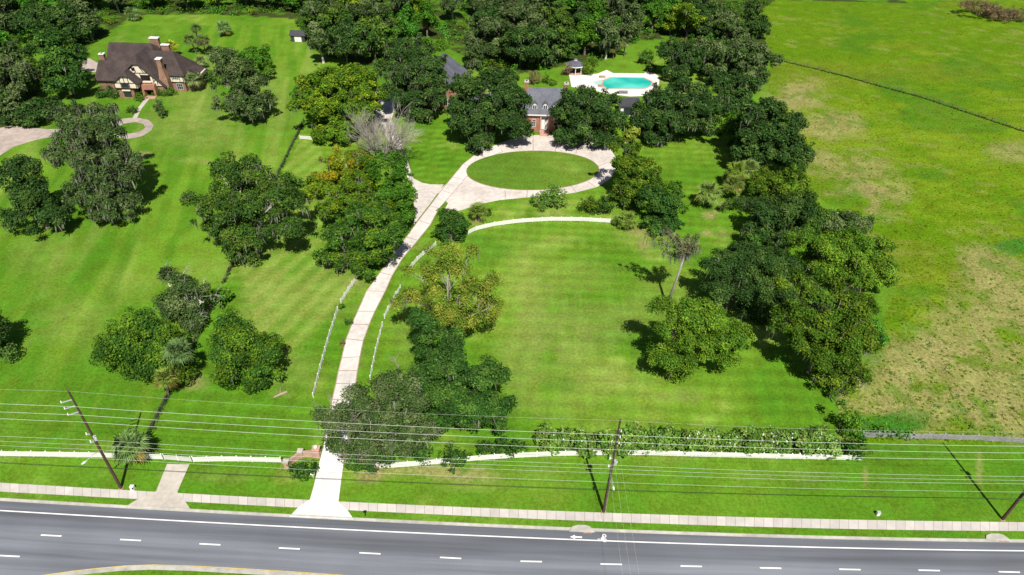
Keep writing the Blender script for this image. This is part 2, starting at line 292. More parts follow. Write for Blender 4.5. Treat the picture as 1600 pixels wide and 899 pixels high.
def paint(x, y):
    n = len(x); pts = np.stack([x, y, np.zeros(n)], 1)
    px, py, dep = project(pts); far = dep < 20
    nA = vnoise(x, y, 22, 1); nB = vnoise(x, y, 6, 50); nC = vnoise(x, y, 70, 90); nD = vnoise(x, y, 2.2, 133, 3)
    wob = (nB - .5) * 14 + (nD - .5) * 9
    lush = np.array([0.082, 0.196, 0.010]); mid = np.array([0.130, 0.242, 0.017]); yel = np.array([0.24, 0.315, 0.058])
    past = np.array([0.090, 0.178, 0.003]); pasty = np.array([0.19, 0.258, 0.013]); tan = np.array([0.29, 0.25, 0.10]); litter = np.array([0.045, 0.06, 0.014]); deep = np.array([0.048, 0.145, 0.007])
    mixc = lambda a, b, t: a * (1 - t[:, None]) + b * t[:, None]
    one = np.ones((n, 1))
    col = mixc(lush * one, mid, sstep(nA * .6 + nC * .4, .36, .66))
    col = mixc(col, yel, .7 * sstep(nB * .5 + nA * .5, .54, .76)); col = mixc(col, deep, .35 * sstep(vnoise(x, y, 9, 61), .55, .75))
    rough = np.full(n, .15)
    # neighbour's lawn on the left: streaks of the mower running diagonally
    L = inpoly(x + wob * .05, y, LEFTLAWN_W)
    u = (y * .97 - x * .22); v = (x * .97 + y * .22)
    st = vnoise(u * .10, v, 2.6, 210, 3)
    dk = sstep(vnoise(x, y, 34, 300, 3), .40, .62)
    colL = mixc(mixc(lush * one, mid, .85 * sstep(st, .38, .64)), yel, .50 * sstep(vnoise(u * .12, v, 5, 240, 3), .55, .75))
    colL = mixc(colL, deep, .35 * dk)
    col = np.where(L[:, None], colL, col)
    # middle lawn: faint parallel mower passes
    Mid = (~L) & (x < 75) & (y > 78) & (y < 210)
    s1 = .5 + .5 * np.sin((y + .04 * x) * 2 * math.pi / 3.6 + nA * 4); s2 = .5 + .5 * np.sin((x - .1 * y) * 2 * math.pi / 3.2 + nA * 4)
    col = np.where(Mid[:, None], col * (1 + .22 * (s1 - .5)[:, None] + .10 * (s2 - .5)[:, None]), col)
    d1 = .5 + .5 * np.sin((x * .5 - y * .86) * 2 * math.pi / 3.4)
    B = inpoly(x, y, wpoly([(640, 190), (720, 230), (693, 288), (640, 280), (630, 200)])); col = np.where(B[:, None], col * (.88 + .20 * d1)[:, None], col)
    C = inpoly(x, y, wpoly([(1000, 235), (1130, 195), (1140, 290), (1080, 310)])); r = np.hypot(x - 48, y - 205); col = np.where(C[:, None], col * (.95 + .055 * np.sin(r * 2 * math.pi / 3.2 + nA * 6))[:, None], col)
    S = inpoly(x, y, wpoly([(470, 215), (500, 230), (560, 440), (430, 600), (370, 410)])); s4 = .5 + .5 * np.sin((x * .93 - y * .36) * 2 * math.pi / 4.2 + nA * 2); col = np.where(S[:, None], mixc(col, yel, .15 + .45 * s4), col)
    # pasture
    Pm = inpoly(x + wob * .12, y + wob * .12, PASTURE_W)
    str2 = .5 * vnoise(x * .35 + y * .2, y - .25 * x, 7, 400, 5, .7) + .5 * vnoise(x * .5 + y * .1, y - .2 * x, 2.2, 430, 4, .7)
    colP = mixc(past * one, pasty, .60 * sstep(str2 * .7 + nC * .3, .44, .70)); colP = mixc(colP, np.array([.19, .22, .045]), .6 * sstep(vnoise(x * .6 + y * .3, y, 3.5, 450, 3), .60, .78)); colP = mixc(colP, deep, .6 * sstep(vnoise(x, y, 18, 500), .54, .74))
    colP = mixc(colP, np.array([.16, .16, .015]), .28 * sstep(vnoise(x * .5, y, 14, 540), .58, .74))
    col = np.where(Pm[:, None], colP, col); rough = np.where(Pm, .8, rough)
    for k, (cx, cy, rx, ry, stg) in enumerate(DRY):
        dd = np.sqrt(((px - cx) / rx) ** 2 + ((py - cy) / ry) ** 2) + (nB - .5) * 1.1 + (nD - .5) * 1.0
        t = (1 - sstep(dd, .35, 1.3)) * stg * (0.55 + .45 * sstep(nD * .6 + nB * .4, .32, .6))
        soft = rx > 25 and not (cx > 1180) and not (560 < cx < 760 and 730 < cy < 750)
        if soft: stg *= 1.35
        t = np.where(far, 0, t); col = mixc(col, (np.array([.29, .31, .085]) if soft else mixc(tan * one, np.array([.115, .165, .03]), .85 * sstep(nB * .5 + nD * .5, .47, .60))), t); rough = np.maximum(rough, t * (.3 if soft else .8))
    for cx, cy, rx, ry, stg in GREENS:
        dd = np.sqrt(((px - cx) / rx) ** 2 + ((py - cy) / ry) ** 2) + (nB - .5) * .9
        t = np.where(far, 0, (1 - sstep(dd, .6, 1.1)) * stg); col = mixc(col, np.array([.035, .15, .012]), t)
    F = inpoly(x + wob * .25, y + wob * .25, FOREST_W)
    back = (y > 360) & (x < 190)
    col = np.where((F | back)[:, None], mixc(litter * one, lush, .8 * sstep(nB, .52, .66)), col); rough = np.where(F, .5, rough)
    return np.clip(col * (1 + (nD - .5)[:, None] * .16), 0, 1), rough

def axis(segs):
    out = []
    for a, b, s in segs: out += list(np.arange(a, b, s))
    return np.array(out + [segs[-1][1]])
xs = axis([(-6000, -1000, 1250), (-1000, -300, 70), (-300, -140, 1.6), (-140, 140, .62), (140, 300, 1.6), (300, 1000, 70), (1000, 6000, 1250)])
ys = axis([(-5000, -200, 1200), (-200, 48, 31), (48, 190, .62), (190, 270, .95), (270, 400, 1.6), (400, 1000, 60), (1000, 9000, 1600)])
gx, gy = np.meshgrid(xs, ys); nx, ny = len(xs), len(ys); fx, fy = gx.ravel(), gy.ravel()

def raw_mesh(name, verts, quads, material, colors=None, rough=None):
    me = bpy.data.meshes.new(name); nv, nf = len(verts), len(quads)
    me.vertices.add(nv); me.vertices.foreach_set('co', np.asarray(verts, np.float32).ravel())
    k = quads.shape[1]; me.loops.add(nf * k); me.loops.foreach_set('vertex_index', quads.astype(np.int32).ravel())
    me.polygons.add(nf); me.polygons.foreach_set('loop_start', np.arange(0, nf * k, k, dtype=np.int32)); me.polygons.foreach_set('loop_total', np.full(nf, k, np.int32))
    me.update(calc_edges=True)
    if colors is not None:
        a = me.color_attributes.new('Col', 'FLOAT_COLOR', 'POINT'); a.data.foreach_set('color', np.concatenate([colors, np.ones((nv, 1))], 1).astype(np.float32).ravel())
    if rough is not None:
        a = me.attributes.new('Rough', 'FLOAT', 'POINT'); a.data.foreach_set('value', rough.astype(np.float32))
    me.materials.append(material); return me
ids = np.arange(nx * ny).reshape(ny, nx)
q = np.stack([ids[:-1, :-1].ravel(), ids[:-1, 1:].ravel(), ids[1:, 1:].ravel(), ids[1:, :-1].ravel()], 1)
gc, gr = paint(fx, fy)
ground = bpy.data.objects.new('ground', raw_mesh('ground', np.stack([fx, fy, np.zeros_like(fx)], 1), q, M['grass'], gc, gr)); COL.objects.link(ground)
tag(ground, 'mown green lawns and yellow green pasture with dry tan patches', 'ground', kind='structure')

# ------------------------------------------------------------------ road, kerb, sidewalk, drives
def interp(pts, x):
    pts = sorted(pts); return float(np.interp(x, [p[0] for p in pts], [p[1] for p in pts]))
def smooth(pts, x):
    c = np.polyfit([p[0] for p in pts], [p[1] for p in pts], 3); return float(np.polyval(c, x))
GUT = [(0, 784), (200, 793), (400, 806), (600, 816.5), (800, 826), (1000, 834.5), (1200, 839.5), (1400, 843.5), (1600, 849)]
EDGE = [(0, 799), (200, 808), (400, 820), (600, 831), (800, 841), (1000, 848), (1200, 852.5), (1400, 856.5), (1600, 862)]
WT = [(0, 755), (190, 765), (400, 776), (550, 785), (800, 797), (1000, 804), (1200, 808.5), (1400, 812), (1600, 817)]
WB = [(0, 769), (200, 778.5), (400, 789), (600, 800), (800, 811), (1000, 818), (1200, 823), (1400, 826.5), (1600, 831)]
XS = list(range(-500, 2101, 50))
def cline(P, z=0, x0=-500, x1=2100, st=50):
    return [G(x, smooth(P, min(max(x, -150), 1750)) + (0 if -150 <= x <= 1750 else (x - min(max(x, -150), 1750)) * (.055 if x < 0 else .022)), z) for x in np.arange(x0, x1 + 1, st)]
def nrm2(a, b):
    d = np.array(b) - np.array(a); d[2] = 0; d /= np.linalg.norm(d); return np.array([-d[1], d[0], 0])
def offset(line, off, z=None):
    out = []
    for i, p in enumerate(line):
        n_ = nrm2(line[max(i - 1, 0)], line[min(i + 1, len(line) - 1)]); qn = p + n_ * off
        if z is not None: qn = np.array([qn[0], qn[1], z])
        out.append(qn)
    return out
def strip(mb, A, B, mi=0, width=None):
    u = 0
    for i in range(len(A) - 1):
        d = np.linalg.norm(A[i + 1] - A[i]); w0 = np.linalg.norm(A[i] - B[i]); w1 = np.linalg.norm(A[i + 1] - B[i + 1])
        mb.face([A[i], A[i + 1], B[i + 1], B[i]], mi, [(u, 0), (u + d, 0), (u + d, w1), (u, w0)]); u += d
gut = cline(GUT)
mb = MB(); strip(mb, offset(gut, 0, .004), offset(gut, -26, .004)); road = mb.build('road', M['asphalt'])
tag(road, 'grey asphalt road with white lane dashes', 'road', kind='structure')
kb = MB(); inn = offset(gut, .30)
strip(kb, offset(gut, 0, .010), offset(gut, .30, .012)); strip(kb, offset(gut, .30, .012), offset(gut, .34, .13)); strip(kb, offset(gut, .34, .13), offset(gut, .50, .135)); strip(kb, offset(gut, .50, .135), offset(gut, .52, 0))
tag(kb.build('kerb', M['kerb']), 'pale concrete kerb along the far side of the road', 'kerb', kind='structure')
wt_, wb_ = cline(WT, .014), cline(WB, .014)
mb = MB(); strip(mb, wt_, wb_); tag(mb.build('sidewalk', M['walk']), 'narrow concrete sidewalk of square slabs', 'sidewalk', kind='structure')
# road paint
mk = MB(); ed = cline(EDGE); strip(mk, offset(ed, .10, .010), offset(ed, -.10, .010))
tag(mk.build('road_edge_line', M['marking']), 'unbroken white line along the road edge', 'road marking', kind='structure')
mk = MB()
for cx, cy in ((80, 837), (204, 844), (328, 850.7), (452, 857.2), (578, 864.8), (704, 872), (830, 877.5), (955, 881.8), (1080, 885), (1204, 887.8), (1328, 890), (1452, 891.5), (1577, 894), (-44, 829), (1702, 896), (14, 869)):
    c = G(cx, cy, .011); d = G(cx + 20, cy + (1.05 if cx < 800 else .45), .011) - c; d /= np.linalg.norm(d); n_ = np.array([-d[1], d[0], 0]); h = 1.62
    mk.face([c - d * h - n_ * .11, c + d * h - n_ * .11, c + d * h + n_ * .11, c - d * h + n_ * .11])
tag(mk.build('road_dash_markings', M['marking']), 'white lane dashes painted on the asphalt', 'road marking', kind='structure')
def sym(mb, c, d, w, pts, z=.012):
    n_ = np.array([-d[1], d[0], 0]); mb.face([np.array([c[0], c[1], z]) + d * a + n_ * b * w for a, b in pts])
bk = MB(); c = G(900, 839.4); d = G(940, 841) - G(900, 839.4); d /= np.linalg.norm(d)
sym(bk, c, d, 1, [(-.95, 0), (-.15, -.36), (-.15, -.13), (.95, -.13), (.95, .13), (-.15, .13), (-.15, .36)])
tag(bk.build('lane_arrow_marking', M['marking']), 'white arrow painted in the bicycle lane', 'road marking', kind='structure')
bk = MB(); c = G(941, 840.8); n_ = np.array([-d[1], d[0], 0])
for oy in (.38, -.38):
    for k in range(14):
        a0, a1 = 2 * math.pi * k / 14, 2 * math.pi * (k + 1) / 14
        sym(bk, c + n_ * oy, d, 1, [(.33 * math.cos(a0) + .35, .33 * math.sin(a0)), (.33 * math.cos(a1) + .35, .33 * math.sin(a1)), (.2 * math.cos(a1) + .35, .2 * math.sin(a1)), (.2 * math.cos(a0) + .35, .2 * math.sin(a0))])
for a, b in (((.35, .38), (-.05, .1)), ((-.05, .1), (.3, -.1)), ((.3, -.1), (.35, -.38)), ((-.05, .1), (-.35, -.25)), ((-.35, -.25), (.1, -.32)), ((.3, -.1), (-.3, -.15)), ((-.35, -.25), (-.6, -.2)), ((-.6, -.2), (-.75, -.35))):
    pa, pb = np.array(a), np.array(b); t = (pb - pa) / np.linalg.norm(pb - pa); nn = np.array([-t[1], t[0]]) * .055
    sym(bk, c, d, 1, [tuple(pa + nn), tuple(pa - nn), tuple(pb - nn), tuple(pb + nn)], .0125)
tag(bk.build('bicycle_lane_marking', M['marking']), 'white bicycle symbol painted by the kerb', 'road marking', kind='structure')
# median at the lower left
isl = [(-10, 915), (30, 905), (70, 898.5), (110, 892.5), (150, 888), (195, 884), (240, 882.3), (300, 884), (400, 889.6), (470, 894), (520, 897.5), (600, 903), (700, 910), (800, 916), (1000, 925), (1300, 935), (1700, 944), (2100, 950)]
top = [G(*p) for p in isl]; low = [G(-10, 955), G(800, 962), G(1400, 985), G(2100, 998)]
mb = MB(); strip(mb, [p + [0, 0, .012] for p in top], [p + np.array([0, -.16, .014]) for p in top], 1)
inner = [p + np.array([0, -.17, 0]) for p in top]
strip(mb, [p + [0, 0, .014] for p in inner], [p + np.array([0, -.05, .14]) for p in inner], 0); strip(mb, [p + np.array([0, -.05, .14]) for p in inner], [p + np.array([0, -.75, .15]) for p in inner], 0)
tag(mb.build('median_kerb', [M['kerb'], M['yellow']]), 'pale median kerb with a yellow painted edge line', 'kerb', kind='structure')
def grass_sheet(name, poly, z, colr=None):
    """a patch of lawn as a fan of triangles with grass colours"""
    P = np.array(poly)[:, :2]; c = P.mean(0); v = [np.r_[c, z]]; f = []; rings = 8; n = len(P)
    for r in range(1, rings + 1):
        for p in P: v.append(np.r_[c + (p - c) * r / rings, z if r < rings else z - .03])
    for i in range(n):
        j = (i + 1) % n; f.append((0, 1 + i, 1 + j, 1 + j))
        for r in range(rings - 1): f.append((1 + r * n + i, 1 + (r + 1) * n + i, 1 + (r + 1) * n + j, 1 + r * n + j))
    v = np.array(v); cl, rg = paint(v[:, 0], v[:, 1])
    if colr is not None: cl = cl * .5 + np.array(colr) * .5
    m_ = MB(); m_.v = [tuple(p) for p in v]; m_.f = [tuple(dict.fromkeys(q_)) for q_ in f]; m_.m = [0] * len(f)
    o = m_.build(name, M['grass']); a = o.data.color_attributes.new('Col', 'FLOAT_COLOR', 'POINT'); a.data.foreach_set('color', np.concatenate([cl, np.ones((len(v), 1))], 1).astype(np.float32).ravel())
    a = o.data.attributes.new('Rough', 'FLOAT', 'POINT'); a.data.foreach_set('value', np.full(len(v), .15, np.float32)); return o
tag(grass_sheet('median_grass', [p + np.array([0, -.9, 0]) for p in top] + low[::-1], .13), 'green grass on the median', 'grass', kind='structure')
# storm drains
for px_, py_, lab in ((909, 829, 'raised concrete storm drain by the bicycle marking'), (1558, 842.5, 'raised concrete storm drain near the right edge of the photo')):
    c = G(px_, py_); e = empty('storm_drain', c, lab, 'drain')
    mb = MB(); mb.slab([c + [-2.0, -.3, .16], c + [2.0, -.36, .16], c + [1.3, .65, .20], c + [.6, .85, .22], c + [-.6, .85, .22], c + [-1.5, .55, .20]], .2); mb.build('slab', M['kerb'], e)
    MB().box(c[0] + .2, c[1] - .52, .03, c[0] + 1.6, c[1] - .335, .13).build('inlet', M['red' if False else 'brickband'], e)

def poly_sheet(name, pts_px, z, m, label, kind='structure', cat='drive'):
    mb = MB(); mb.face([G(p[0], p[1], z) for p in pts_px]); o = mb.build(name, m); return tag(o, label, cat, kind=kind)
poly_sheet('apron', [(452, 807.5), (467, 792), (484, 780.5), (529, 784), (543, 797.5), (553, 812)], .020, M['apron'], 'bright concrete apron of the long drive')
poly_sheet('apron', [(196, 792), (215, 780), (244, 767.5), (261, 725), (296, 725.5), (277, 769), (290, 784.5), (300, 799.5)], .020, M['concrete'], 'weathered concrete apron leading to the white gate')

# the long drive
DL = [(484, 781), (490, 760), (497, 730), (505, 700), (511, 665), (518, 625), (524, 600), (528, 580), (533, 560), (540, 530), (549, 507), (558, 487), (572, 455), (593, 426), (614, 398), (634, 371), (653, 345), (671, 322), (689, 298), (706, 277), (723, 256.5), (744, 240), (775, 226)]
DR = [(529, 784.5), (532, 760), (536, 730), (541, 700), (546, 665), (552, 625), (556, 600), (559, 580), (563, 558), (568, 533), (577, 508), (586, 487), (602, 456), (613, 431), (630, 403), (653, 376), (673, 351), (686, 326), (707, 303), (725.5, 281), (741, 262), (760, 248), (785, 237)]
def resample(P, n):
    P = np.array(P, float); t = np.linspace(0, 1, len(P)); tt = np.linspace(0, 1, n); k = np.exp(-.5 * ((tt[:, None] - t[None]) / (.55 / len(P))) ** 2)
    return np.stack([np.interp(tt, t, P[:, i]) for i in (0, 1)], 1)
mb = MB(); L_ = [G(*p, .024) for p in resample(DL, 67)]; R_ = [G(*p, .024) for p in resample(DR, 67)]
for i in range(66):
    a, b, c, d_ = L_[i], L_[i + 1], R_[i + 1], R_[i]
    wl = lambda p, q_, w: p + (q_ - p) / np.linalg.norm(q_ - p) * w
    brick_edge = .18 if i > 12 else .02
    a2, b2, c2, d2 = wl(a, d_, brick_edge), wl(b, c, brick_edge), wl(c, b, brick_edge), wl(d_, a, brick_edge)
    mb.face([a, b, b2, a2], 1); mb.face([d2, c2, c, d_], 1)
    base_i = 2 if i <= 12 else 0
    if i % 3 == 0 and i > 12:
        k = .20 / np.linalg.norm(b - a); am, dm = a2 + (b2 - a2) * k, d2 + (c2 - d2) * k
        mb.face([a2, am, dm, d2], 1); mb.face([am, b2, c2, dm], 0)
    else: mb.face([a2, b2, c2, d2], base_i)
tag(mb.build('driveway', [M['drive'], M['brickband'], M['apron']]), 'long pale concrete drive with brick edging and brick cross bands', 'driveway', kind='structure')
# forecourt round the oval lawn, and the side drive
court = [(700, 318), (683, 300), (700, 285), (723, 256.5), (744, 240), (775, 226), (800, 217), (818, 211.5), (895, 211.5), (930, 217), (952, 230), (962, 246), (963, 262), (954, 279), (934, 292), (900, 301), (865, 306), (820, 309), (780, 313), (748, 319.5), (720, 329), (690, 335)]
poly_sheet('forecourt', court, .016, M['drivepink'], 'pinkish concrete forecourt looping round an oval lawn')
ell = [(832 + 103.5 * math.cos(t), 266.5 + 30.5 * math.sin(t) - 1.5 * math.cos(t)) for t in np.linspace(0, 2 * math.pi, 48, endpoint=False)]
poly_sheet('oval_edging', [(832 + (p[0] - 832) * 1.012, 266.5 + (p[1] - 266.5) * 1.02) for p in ell], .021, M['brickband'], 'brick edging round the oval lawn')
tag(grass_sheet('oval_lawn', [G(*p) for p in ell], .06, (.10, .17, .022)), 'oval lawn inside the forecourt', 'lawn', kind='structure')
jb = MB()
for (a, b) in (((790, 308.5), (789, 297.5)), ((823, 308.5), (824, 297.5)), ((862, 305), (858, 296)), ((900, 300), (892, 291)), ((930, 292), (918, 284)), ((955, 275), (930, 271)), ((962, 250), (934, 260)), ((742, 241), (756, 248)), ((775, 227), (786, 237.5)), ((833, 212), (833, 236)), ((866, 212), (868, 237)), ((905, 214), (900, 240))):
    A, B = G(*a, .021), G(*b, .021); t = (B - A) / np.linalg.norm(B - A); nn = np.array([-t[1], t[0], 0]) * .11; jb.face([A - nn, B - nn, B + nn, A + nn])
tag(jb.build('forecourt_bands', M['brickband']), 'brick bands across the forecourt', 'paving', kind='structure')
poly_sheet('side_drive', [(646, 279), (660, 286), (674, 288.4), (693.5, 288.4), (671, 320), (646, 352), (649, 333), (646.5, 317), (648, 295), (640, 285), (632, 268), (620, 245), (607, 220), (594, 195), (585, 170), (582, 142), (620, 136), (622, 160), (612, 185), (622, 212), (634, 238), (640, 262)], .012, M['drivepink'], 'pinkish side drive curving up behind the trees')
# Tudor neighbour's paths
poly_sheet('neighbour_drive', [(-60, 262), (0, 243), (20, 230), (55, 219), (90, 212), (130, 208), (165, 206), (180, 214), (200, 217.5), (222, 213), (236, 204), (240, 196), (233, 188), (214, 184), (196, 185), (182, 188), (160, 195), (120, 201), (76, 202), (40, 199.5), (20, 196), (0, 200), (-60, 205)], .010, M['gravel'], 'old pinkish paved drive of the half-timbered house', cat='driveway')
tag(grass_sheet('drive_island', [G(*p) for p in ((182, 200), (195, 193), (212, 191), (224, 194), (227, 200), (218, 206), (203, 209), (190, 207))], .05), 'small grass circle in the turning loop', 'lawn', kind='structure')
poly_sheet('garden_path', [(207, 184.5), (214, 184.5), (221, 170), (236, 151), (230, 150), (216, 168)], .014, M['concrete'], 'straight concrete path to the door of the half-timbered house', cat='path')
poly_sheet('parking_pad', [(120, 99), (140, 91), (146, 95), (152, 98), (168, 97), (166, 110), (142, 113.5), (124, 110)], .012, M['gravel'], 'grey parking pad beside the half-timbered house', cat='paving')

# ------------------------------------------------------------------ houses
def window(par, x0, x1, z0, z1, y, frame='white', cols=2, rows=2, w=.1, pane='glass', name='window'):
    fr = MB(); fr.box(x0, y - .08, z0, x1, y - .01, z0 + w); fr.box(x0, y - .08, z1 - w, x1, y - .01, z1)
    fr.box(x0, y - .08, z0 + w, x0 + w, y - .01, z1 - w); fr.box(x1 - w, y - .08, z0 + w, x1, y - .01, z1 - w)
    for i in range(1, cols):
        cx = x0 + (x1 - x0) * i / cols; fr.box(cx - w * .35, y - .075, z0 + w, cx + w * .35, y - .012, z1 - w)
    for i in range(1, rows):
        cz = z0 + (z1 - z0) * i / rows; fr.box(x0 + w, y - .07, cz - w * .25, x1 - w, y - .014, cz + w * .25)
    o = fr.build(name, M[frame], par)
    MB().box(x0 + .02, y - .04, z0 + .02, x1 - .02, y - .02, z1 - .02).build('pane', M[pane], o)
    return o
def chimney(par, x, y, w, d, z0, z1, m, cap='white', pots=True):
    mb = MB(); mb.box(x - w / 2, y - d / 2, z0, x + w / 2, y + d / 2, z1 - .5); mb.box(x - w / 2 - .12, y - d / 2 - .12, z1 - .5, x + w / 2 + .12, y + d / 2 + .12, z1 - .25)
    o = mb.build('chimney', M[m], par)
    MB().box(x - w / 2 - .15, y - d / 2 - .15, z1 - .249, x + w / 2 + .15, y + d / 2 + .15, z1).build('chimney_cap', M[cap], o)
    if pots: MB().box(x - w * .22, y - d * .22, z1 + .001, x + w * .22, y + d * .22, z1 + .12).build('flue', M['dark'], o)
    return o
def wallblock(mb, x0, x1, y0, y1, z0, z1): mb.box(x0, y0, z0, x1, y1, z1)

# half-timbered house
T = empty('half_timbered_house', (-128, 236, 0), 'brown roofed half-timbered brick house with cream gables at upper left', 'house')
wb = MB()
wb.box(-133.6, 224.7, 0, -128.4, 231, 3.6); wb.box(-141.3, 228, 0, -130, 239, 5.0); wb.box(-143, 240.6, 0, -128, 251.5, 6.2)
wb.box(-128.3, 228.3, 0, -119.2, 233, 3.2); wb.box(-129, 231.2, 0, -113.6, 242, 3.4); wb.box(-114, 233, 0, -109.5, 241.5, 3.0)
wb.build('brick_wall', M['brickbrown'], T)
up = MB()
def gable_wall(mb, pts, y0, y1):
    k = len(mb.v); n = len(pts); mb.v += [(p[0], y0, p[1]) for p in pts] + [(p[0], y1, p[1]) for p in pts]
    mb.f.append(tuple(range(k, k + n))); mb.f.append(tuple(range(k + 2 * n - 1, k + n - 1, -1))); mb.m += [0, 0]
    for i in range(n):
        j = (i + 1) % n; mb.f.append((k + i, k + n + i, k + n + j, k + j)); mb.m.append(0)
gable_wall(up, [(-134.0, 3.6), (-126.5, 3.6), (-126.5, 5.6), (-128.6, 7.75), (-130.8, 7.75), (-133.9, 5.6)], 224.2, 230)
gable_wall(up, [(-130.5, 3.3), (-119.4, 3.3), (-126.2, 10.5), (-127.6, 10.5), (-130.4, 8.2)], 227.9, 232)
up.box(-119.2, 230.9, 3.41, -113.5, 241.8, 6.0); up.box(-113.4, 232.6, 3.01, -109.6, 241, 4.6)
up.build('gable_wall', M['cream'], T)
tb = MB()
def bar(mb, x0, z0, x1, z1, y, w=.24): mb.beam((x0, y, z0), (x1, y, z1), .08, w) if abs(x1 - x0) >= abs(z1 - z0) else mb.beam((x0, y, z0), (x1, y, z1), .08, w)
def vbar(mb, x0, z0, x1, z1, y, w=.22):
    d = np.array([x1 - x0, z1 - z0]); L = np.linalg.norm(d); d /= L; n_ = np.array([-d[1], d[0]]) * w / 2
    P = [(x0 + n_[0], z0 + n_[1]), (x1 + n_[0], z1 + n_[1]), (x1 - n_[0], z1 - n_[1]), (x0 - n_[0], z0 - n_[1])]
    gable_wall(mb, P, y - .05, y + .02)
for a in ((-134, 3.72, -126.5, 3.72), (-134, 5.5, -126.5, 5.5), (-133.85, 3.8, -133.85, 5.5), (-131.7, 3.8, -131.7, 7.6), (-128.9, 3.8, -128.9, 7.6), (-126.7, 3.8, -126.7, 5.6), (-133.6, 5.7, -130.9, 7.7), (-126.8, 5.7, -128.6, 7.7), (-130.9, 7.65, -128.5, 7.65), (-130.3, 5.6, -130.3, 7.6)): vbar(tb, *a, 224.17)
for a in ((-130.3, 8.1, -127.6, 10.4), (-127.6, 10.4, -126.2, 10.4), (-126.2, 10.4, -119.6, 3.5), (-129, 7.6, -123.4, 7.6), (-124.9, 7.7, -125.9, 9.7), (-124.9, 7.7, -123.7, 7.7), (-122.9, 6.9, -124.3, 5.2), (-121.6, 5.4, -122.5, 4.6), (-122.4, 3.6, -122.4, 6.2), (-129.4, 5, -127.4, 8.4), (-126.3, 5, -126.3, 7.4), (-121.2, 3.6, -121.2, 4.9)): vbar(tb, *a, 227.87)
for a in ((-119.1, 3.6, -113.6, 3.6), (-119.1, 5.85, -113.6, 5.85), (-118.9, 3.6, -118.9, 5.9), (-117.3, 3.6, -117.3, 5.9), (-114.9, 3.6, -114.9, 5.9), (-113.7, 3.6, -113.7, 5.9)): vbar(tb, *a, 230.87)
tb.build('timber_frame', M['timber'], T)
rf = MB(); th = .22
# front-left gable wing
rf.slab([(-134.6, 223.7, 5.15), (-130.9, 223.7, 7.95), (-129.8, 225.3, 9.2), (-129.8, 232.6, 9.2), (-134.6, 232.6, 5.15)], th)
rf.slab([(-128.5, 223.7, 7.95), (-125.9, 223.7, 5.15), (-125.9, 232.6, 5.15), (-129.8, 232.6, 9.2), (-129.8, 225.3, 9.2)], th)
rf.slab([(-130.9, 223.7, 7.951), (-128.5, 223.7, 7.951), (-129.8, 225.3, 9.2)], th)
# left wing, ridge along x
rf.slab([(-142, 227.2, 5.0), (-129.7, 227.2, 5.0), (-128.5, 233.4, 9.6), (-142, 233.4, 9.6)], th); rf.slab([(-142, 233.41, 9.6), (-128.5, 233.41, 9.6), (-128.5, 240.4, 5.2), (-142, 240.4, 5.2)], th)
# rear wing with hipped right end
rf.slab([(-143.8, 239.9, 6.1), (-125.0, 239.9, 6.1), (-129, 246, 11.4), (-143.8, 246, 11.4)], th); rf.slab([(-143.8, 246.01, 11.4), (-129, 246.01, 11.4), (-125, 252.2, 6.1), (-143.8, 252.2, 6.1)], th)
rf.slab([(-124.9, 239.9, 6.1), (-124.9, 252.2, 6.1), (-129, 246, 11.39)], th)
# great front gable
rf.slab([(-131.3, 227.4, 7.9), (-127.75, 227.4, 10.75), (-126.9, 229.6, 12.9), (-126.9, 238.6, 12.9), (-131.3, 238.6, 7.9)], th)
rf.slab([(-126.1, 227.4, 10.75), (-118.6, 227.4, 2.95), (-118.6, 231.5, 2.95), (-118.6, 238.6, 4.5), (-126.9, 238.6, 12.9), (-126.9, 229.6, 12.9)], th)
rf.slab([(-127.75, 227.4, 10.751), (-126.1, 227.4, 10.751), (-126.9, 229.6, 12.899)], th)
# main block
rf.slab([(-127, 230.4, 6.0), (-112.8, 230.4, 6.0), (-117.4, 236.4, 12.3), (-127, 236.4, 12.3)], th); rf.slab([(-127, 236.41, 12.3), (-117.4, 236.41, 12.3), (-112.8, 242.6, 6.0), (-127, 242.6, 6.0)], th)
rf.slab([(-112.79, 230.4, 5.99), (-112.79, 242.6, 5.99), (-117.4, 236.4, 12.29)], th)
# low hipped end
rf.slab([(-114.6, 232.2, 6.3), (-108.9, 231.9, 3.9), (-108.9, 241.8, 3.9), (-115.6, 241.8, 8.0), (-116, 236, 8.6)], th)
rf.slab([(-112.3, 234.5, 7.0), (-109.6, 233.6, 5.6), (-109.6, 236.0, 5.6), (-112.3, 237, 7.0)], .6)
roof = rf.build('roof', M['roofbrown'], T)
chimney(T, -141.4, 235.5, 1.5, 1.3, 5.2, 11.2, 'brickbrown'); chimney(T, -128.6, 248.5, 3.0, 1.4, 6.5, 12.6, 'brickbrown', pots=False); chimney(T, -121.6, 241, 2.6, 1.0, 8.5, 12.9, 'brickbrown', pots=False)
mb = MB(); mb.box(-120.6, 228.4, 0, -117.9, 231.2, 5.2)
k = len(mb.v); mb.v += [(-120.6, 228.4, 5.2), (-117.9, 228.4, 5.2), (-117.9, 231.2, 5.2), (-120.6, 231.2, 5.2), (-120.2, 229, 8.6), (-118.7, 229, 8.6), (-118.7, 230.6, 8.6), (-120.2, 230.6, 8.6)]
for q_ in ((0, 1, 5, 4), (1, 2, 6, 5), (2, 3, 7, 6), (3, 0, 4, 7)): mb.f.append(tuple(k + i for i in q_)); mb.m.append(0)
mb.box(-120.2, 229, 8.6, -118.7, 230.6, 11.9); ch = mb.build('chimney', M['brickbrown'], T)
MB().box(-120.4, 228.8, 11.9, -118.5, 230.8, 12.15).build('chimney_cap', M['white'], ch)
window(T, -131.5, -129.1, 4.0, 5.6, 224.16, 'timber', 3, 1, .08); window(T, -131.9, -129.4, .6, 2.6, 224.68, 'timber', 3, 1, .1)
